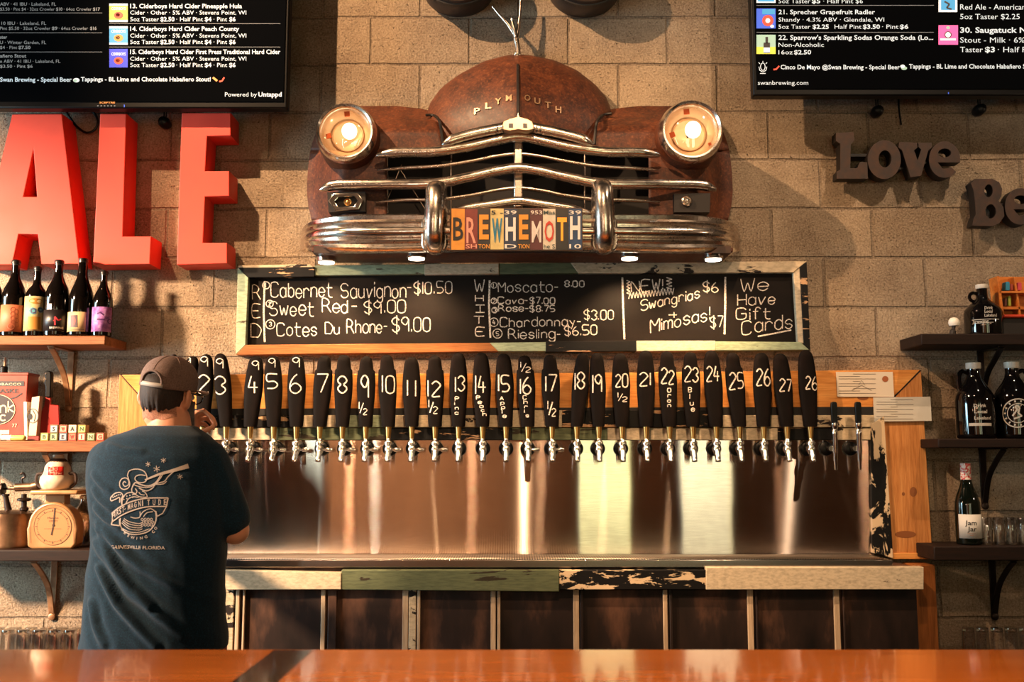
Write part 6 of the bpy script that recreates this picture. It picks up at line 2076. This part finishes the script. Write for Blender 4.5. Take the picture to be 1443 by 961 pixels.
# globe
RB([(240, 600), (238, 650), (262, 700), (320, 732), (400, 736), (480, 712), (530, 660), (548, 600), (540, 540)], 9); RB([(260, 690), (330, 718), (410, 718), (490, 690)], 6)
for k in range(4): RB([(250 + 8 * k, 640 - k * 12), (320, 690 - k * 20), (400, 700 - k * 18), (430, 690 - k * 18)], 6)
for j in range(3):
    for k in range(4): 
        cx, cy = lg(430 + k * 26 + (j % 2) * 12, 610 + j * 24); circ(LOGO, cx, cy, 1.7, .8, mp, 1.7, 8)
RB([(410, 590), (440, 545), (500, 520), (540, 545)], 7); RB([(440, 590), (470, 555), (520, 545)], 6); RB([(330, 590), (370, 600), (410, 590), (412, 545)], 7)
# arc text
for i, chh in enumerate('BREWING CO'):
    th = rad(214 + i * 13)
    x, y = lg(398 + 168 * math.cos(th), 605 - 165 * math.sin(th))
    if chh == ' ': continue
    vs, fs, w = font_geo(chh, .02)
    a2 = th + math.pi / 2
    ca, sa = math.cos(a2), math.sin(a2)
    LOGO.add([mp(x + (v[0] - w / 2) * 5.4 * ca - (v[1] - .35) * 5.4 * sa, y - ((v[0] - w / 2) * 5.4 * sa + (v[1] - .35) * 5.4 * ca)) for v in vs], fs)
text_px(LOGO, 'GAINESVILLE FLORIDA', 157, 233, 772.5, 4.6, mp, .01, -.02)
for sx, sy in ((470, 145), (596, 112), (545, 185), (735, 250)):
    for k in range(3):
        a = rad(20 + k * 60); r_ = 22 if (sx, sy) != (545, 185) else 28
        RB([(sx - r_ * math.cos(a), sy - r_ * math.sin(a)), (sx + r_ * math.cos(a), sy + r_ * math.sin(a))], 5, False)
plabel(LOGO.build('shirt_print', simple('shirt_ink', C(176, 160, 148), .85), so), 'pale printed brewery logo on the back')

# shorts
st_ = MB()
st_.loft([sring(h[1] - 3, h[2] + 3, h[0] - (12 if i == 0 else 0), h[3] + .006, h[4]) for i, h in enumerate(HIP)])
for s in (-1, 1):
    hx = pr_c.x + s * .115
    st_.limb([(hx, -.79, hipz), (hx + s * .012, -.79, .72), (hx + s * .018, -.775, .56)], [.112, .108, .095], 22)
ss = remesh(st_, .01, 3)
ss.build('shorts', mottled('coral_cotton', [(.3, C(196, 92, 66)), (.7, C(214, 112, 84))], 40, rough=(.85, .95)), man, smooth_deg=180)
for s in (-1, 1):
    hx = pr_c.x + s * .115
    mb = MB(); mb.limb([(hx + s * .02, -.85, .045), (hx + s * .03, -.74, .042), (hx + s * .035, -.645, .04)], [.047, .05, .042], 18)
    mb.limb([(hx + s * .02, -.84, .05), (hx + s * .02, -.82, .11)], [.05, .052], 16)
    mb.v = [(x, y, max(z, .0)) for x, y, z in mb.v]; sx = remesh(mb, .006, 2)
    sx.build('shoe', simple('shoe_dark', C(34, 32, 34), .7), man, smooth_deg=180)

# hair: short dark hair below the cap, fading down the neck
hairm, N, L, b = new_mat('short_dark_hair')
f = noise(N, L, tex_coord(N, L, (1, 1, .4)), 300, 3, .7)
L.new(ramp(N, L, f, [(.3, C(16, 11, 9)), (.65, C(50, 34, 26))]), b.inputs['Base Color']); b.inputs['Roughness'].default_value = .7
bump(N, L, b, f, .5, .002)
hm_ = MB()
rings = []
for z, hw, dp, yc in ((-.054, .0630, .0880, .006), (-.046, .0660, .0905, .003), (-.036, .0685, .0940, .001), (-.02, .0710, .0965, -.001), (.0, .0728, .0972, -.004), (.03, .0740, .0965, -.004), (.06, .0735, .094, -.004)):
    rings.append([hd(hw * math.cos(t), yc + dp * math.sin(t), z + (.022 * max(0, math.sin(t)) + .0035 * math.sin(t * 13) + .003 * math.sin(t * 29) if z < -.01 else 0)) for t in [rad(188 + 164 * k / 60) for k in range(61)]])
hm_.loft(rings, closed=False)
hair = hm_.build('hair', hairm, man, solid=.003, smooth_deg=180)
stub = MB(); rings = []
for z in (-.084, -.072, -.058, -.044):
    ring = []
    for t in [rad(206 + 128 * k / 26) for k in range(27)]:
        q = hd(.064 * math.cos(t), .088 * math.sin(t) + .008, z + .004 * math.sin(t * 9))
        h = body_bvh.find_nearest(q); ring.append(h[0] + h[1] * .0012)
    rings.append(ring)
stub.loft(rings, closed=False)
plabel(stub.build('stubble', mottled('shaved_nape', [(.4, C(132, 86, 66)), (.6, C(180, 122, 94))], 300, rough=(.7, .8)), man, smooth_deg=180), 'close shaved fading hair on the nape')
# beard round the jaw
bd = MB()
rings = []
for z, hw, dp, yc, a0 in ((-.016, .0765, .101, .002, -6), (-.035, .0755, .102, .002, -10), (-.07, .0715, .098, .013, -18), (-.10, .0665, .086, .030, -22), (-.125, .056, .074, .040, -26), (-.15, .040, .056, .050, -30), (-.163, .02, .03, .055, -30)):
    rings.append([hd(hw * math.cos(t), yc + dp * math.sin(t), z) for t in [rad(a0 + (180 - 2 * a0) * k / 30) for k in range(31)]])
# open in front above the lip: leave the upper rows to the sides only
full = rings
left_side = [[r[k] for k in range(0, 9)] for r in full[:3]]; right_side = [[r[k] for k in range(22, 31)] for r in full[:3]]
bd.loft(left_side, closed=False); bd.loft(right_side, closed=False); bd.loft(full[2:], closed=False)
bd.build('beard', hairm, man, solid=.006, smooth_deg=180)
# eyes
mb = MB()
for s in (-1, 1): mb.ellipsoid(hd(s * .031, .088, -.004), (.011, .009, .009), HR, 12, 8)
mb.build('eyes', simple('eye_white', C(230, 225, 220), .2), man)
# glasses
mb = MB()
for s in (-1, 1):
    mb.tube([hd(s * .034 + .022 * math.cos(t), .113, -.006 + .018 * math.sin(t)) for t in [2 * math.pi * k / 20 for k in range(21)]], .0022, 6)
    mb.tube([hd(s * .056, .112, .002), hd(s * .080, .085, .004), hd(s * .083, .03, .006), hd(s * .084, -.004, .010), hd(s * .083, -.018, -.002)], .0030, 6)
mb.tube([hd(-.013, .114, -.004), hd(.013, .114, -.004)], .002, 6)
tag_g = mb.build('eyeglasses', MAT['plastic'], man)

# cap
CT = Matrix.Rotation(rad(5), 3, 'Y')
def cp(x, y, z): return hd(*(CT @ Vector((x, y, z))))
capm, N, L, b = new_mat('brown_grey_cap')
f = noise(N, L, tex_coord(N, L), 220, 3, .7)
L.new(ramp(N, L, f, [(.3, C(88, 68, 60)), (.6, C(122, 98, 88)), (.8, C(148, 124, 112))]), b.inputs['Base Color']); b.inputs['Roughness'].default_value = .92
bump(N, L, b, f, .4, .002)
# crown with a real arched opening at the back
crown = MB(); rows_ = []
NZ, NT = 26, 72
def crown_pt(v, t, off=0.0):
    z = .020 + .107 * v
    k = (1 - max(0, (v - .18) / .82) ** 2.4) ** .5 if v < .999 else 0.02
    hw, dp = (.0815 + off) * k, (.1025 + off) * k
    return (hw * math.cos(t), -.002 + dp * math.sin(t), z + off * v)
TB = -math.pi / 2 + .06
for i in range(NZ + 1):
    v = (i / NZ) ** .8
    rows_.append([cp(*crown_pt(min(v, .998), 2 * math.pi * j / NT)) for j in range(NT)])
vs = [p for r in rows_ for p in r]
fs = []
def in_open(v, t):
    d = (t - (TB % (2 * math.pi)) + math.pi) % (2 * math.pi) - math.pi
    u = d / .43
    return abs(u) < 1 and .10 < v < .10 + .36 * math.sqrt(max(0, 1 - u * u)) + .02
for i in range(NZ):
    for j in range(NT):
        if not in_open(((i + .5) / NZ) ** .8, 2 * math.pi * (j + .5) / NT):
            fs.append((i * NT + j, i * NT + (j + 1) % NT, (i + 1) * NT + (j + 1) % NT, (i + 1) * NT + j))
crown.add(vs, fs)
capo = crown.build('cap', capm, man, solid=.002, smooth_deg=180)
plabel(capo, 'grey brown baseball cap with back strap')
# seams, arch trim, strap, button, brim
mb = MB()
for t in (0, math.pi / 3, 2 * math.pi / 3, math.pi, 4 * math.pi / 3 + .0, 5 * math.pi / 3):
    v0 = .0
    tt = TB + t
    if abs(t) < .01: v0 = .5
    mb.tube([cp(*crown_pt(lerp(v0, .985, k / 14), tt, .0008)) for k in range(15)], .0016, 6)
mb.build('cap_seam', capm, capo)
mb = MB()
mb.tube([cp(*crown_pt(.10 + .38 * math.sqrt(max(0, 1 - u * u)), TB + u * .45, .001)) for u in [-1 + 2 * k / 30 for k in range(31)]], .0035, 8)
mb.build('arch_trim', simple('cap_trim', C(112, 90, 80), .9), capo)
mb = MB()
top_ = [cp(*crown_pt(.14, TB + u * .5, .0015)) for u in [-1 + 2 * k / 20 for k in range(21)]]; bot_ = [cp(*crown_pt(.01, TB + u * .5, .0015)) for u in [-1 + 2 * k / 20 for k in range(21)]]
mb.loft([top_, bot_], closed=False); plabel(mb.build('strap', simple('cap_strap', C(170, 160, 150), .6), capo, solid=.002), 'pale grey snap strap')
mb = MB(); q = cp(0, -.002, .128); mb.ellipsoid(q, (.010, .010, .006), HR, 12, 8); mb.build('button', simple('cap_button', C(48, 36, 32), .8), capo)
mb = MB(); rings = []
for k in range(13):
    f_ = k / 12
    rings.append([cp((.079 - .012 * f_ ** 2) * u, .055 + .105 * f_ - .045 * f_ * u * u + .04 * (1 - u * u) * 1.0, .022 + .012 * (1 - u * u) * f_ - .012 * f_) for u in [-1 + 2 * j / 16 for j in range(17)]])
mb.loft(rings, closed=False); mb.build('brim', capm, capo, solid=.003, smooth_deg=180)
# hair seen inside the opening
mb = MB(); rings = []
for v in [k / 10 for k in range(11)]:
    rings.append([cp(*crown_pt(.02 + .55 * v, TB + u * .6, -.008)) for u in [-1 + 2 * j / 14 for j in range(15)]])
mb.loft(rings, closed=False); mb.build('hair', hairm, man, solid=.002, smooth_deg=180)
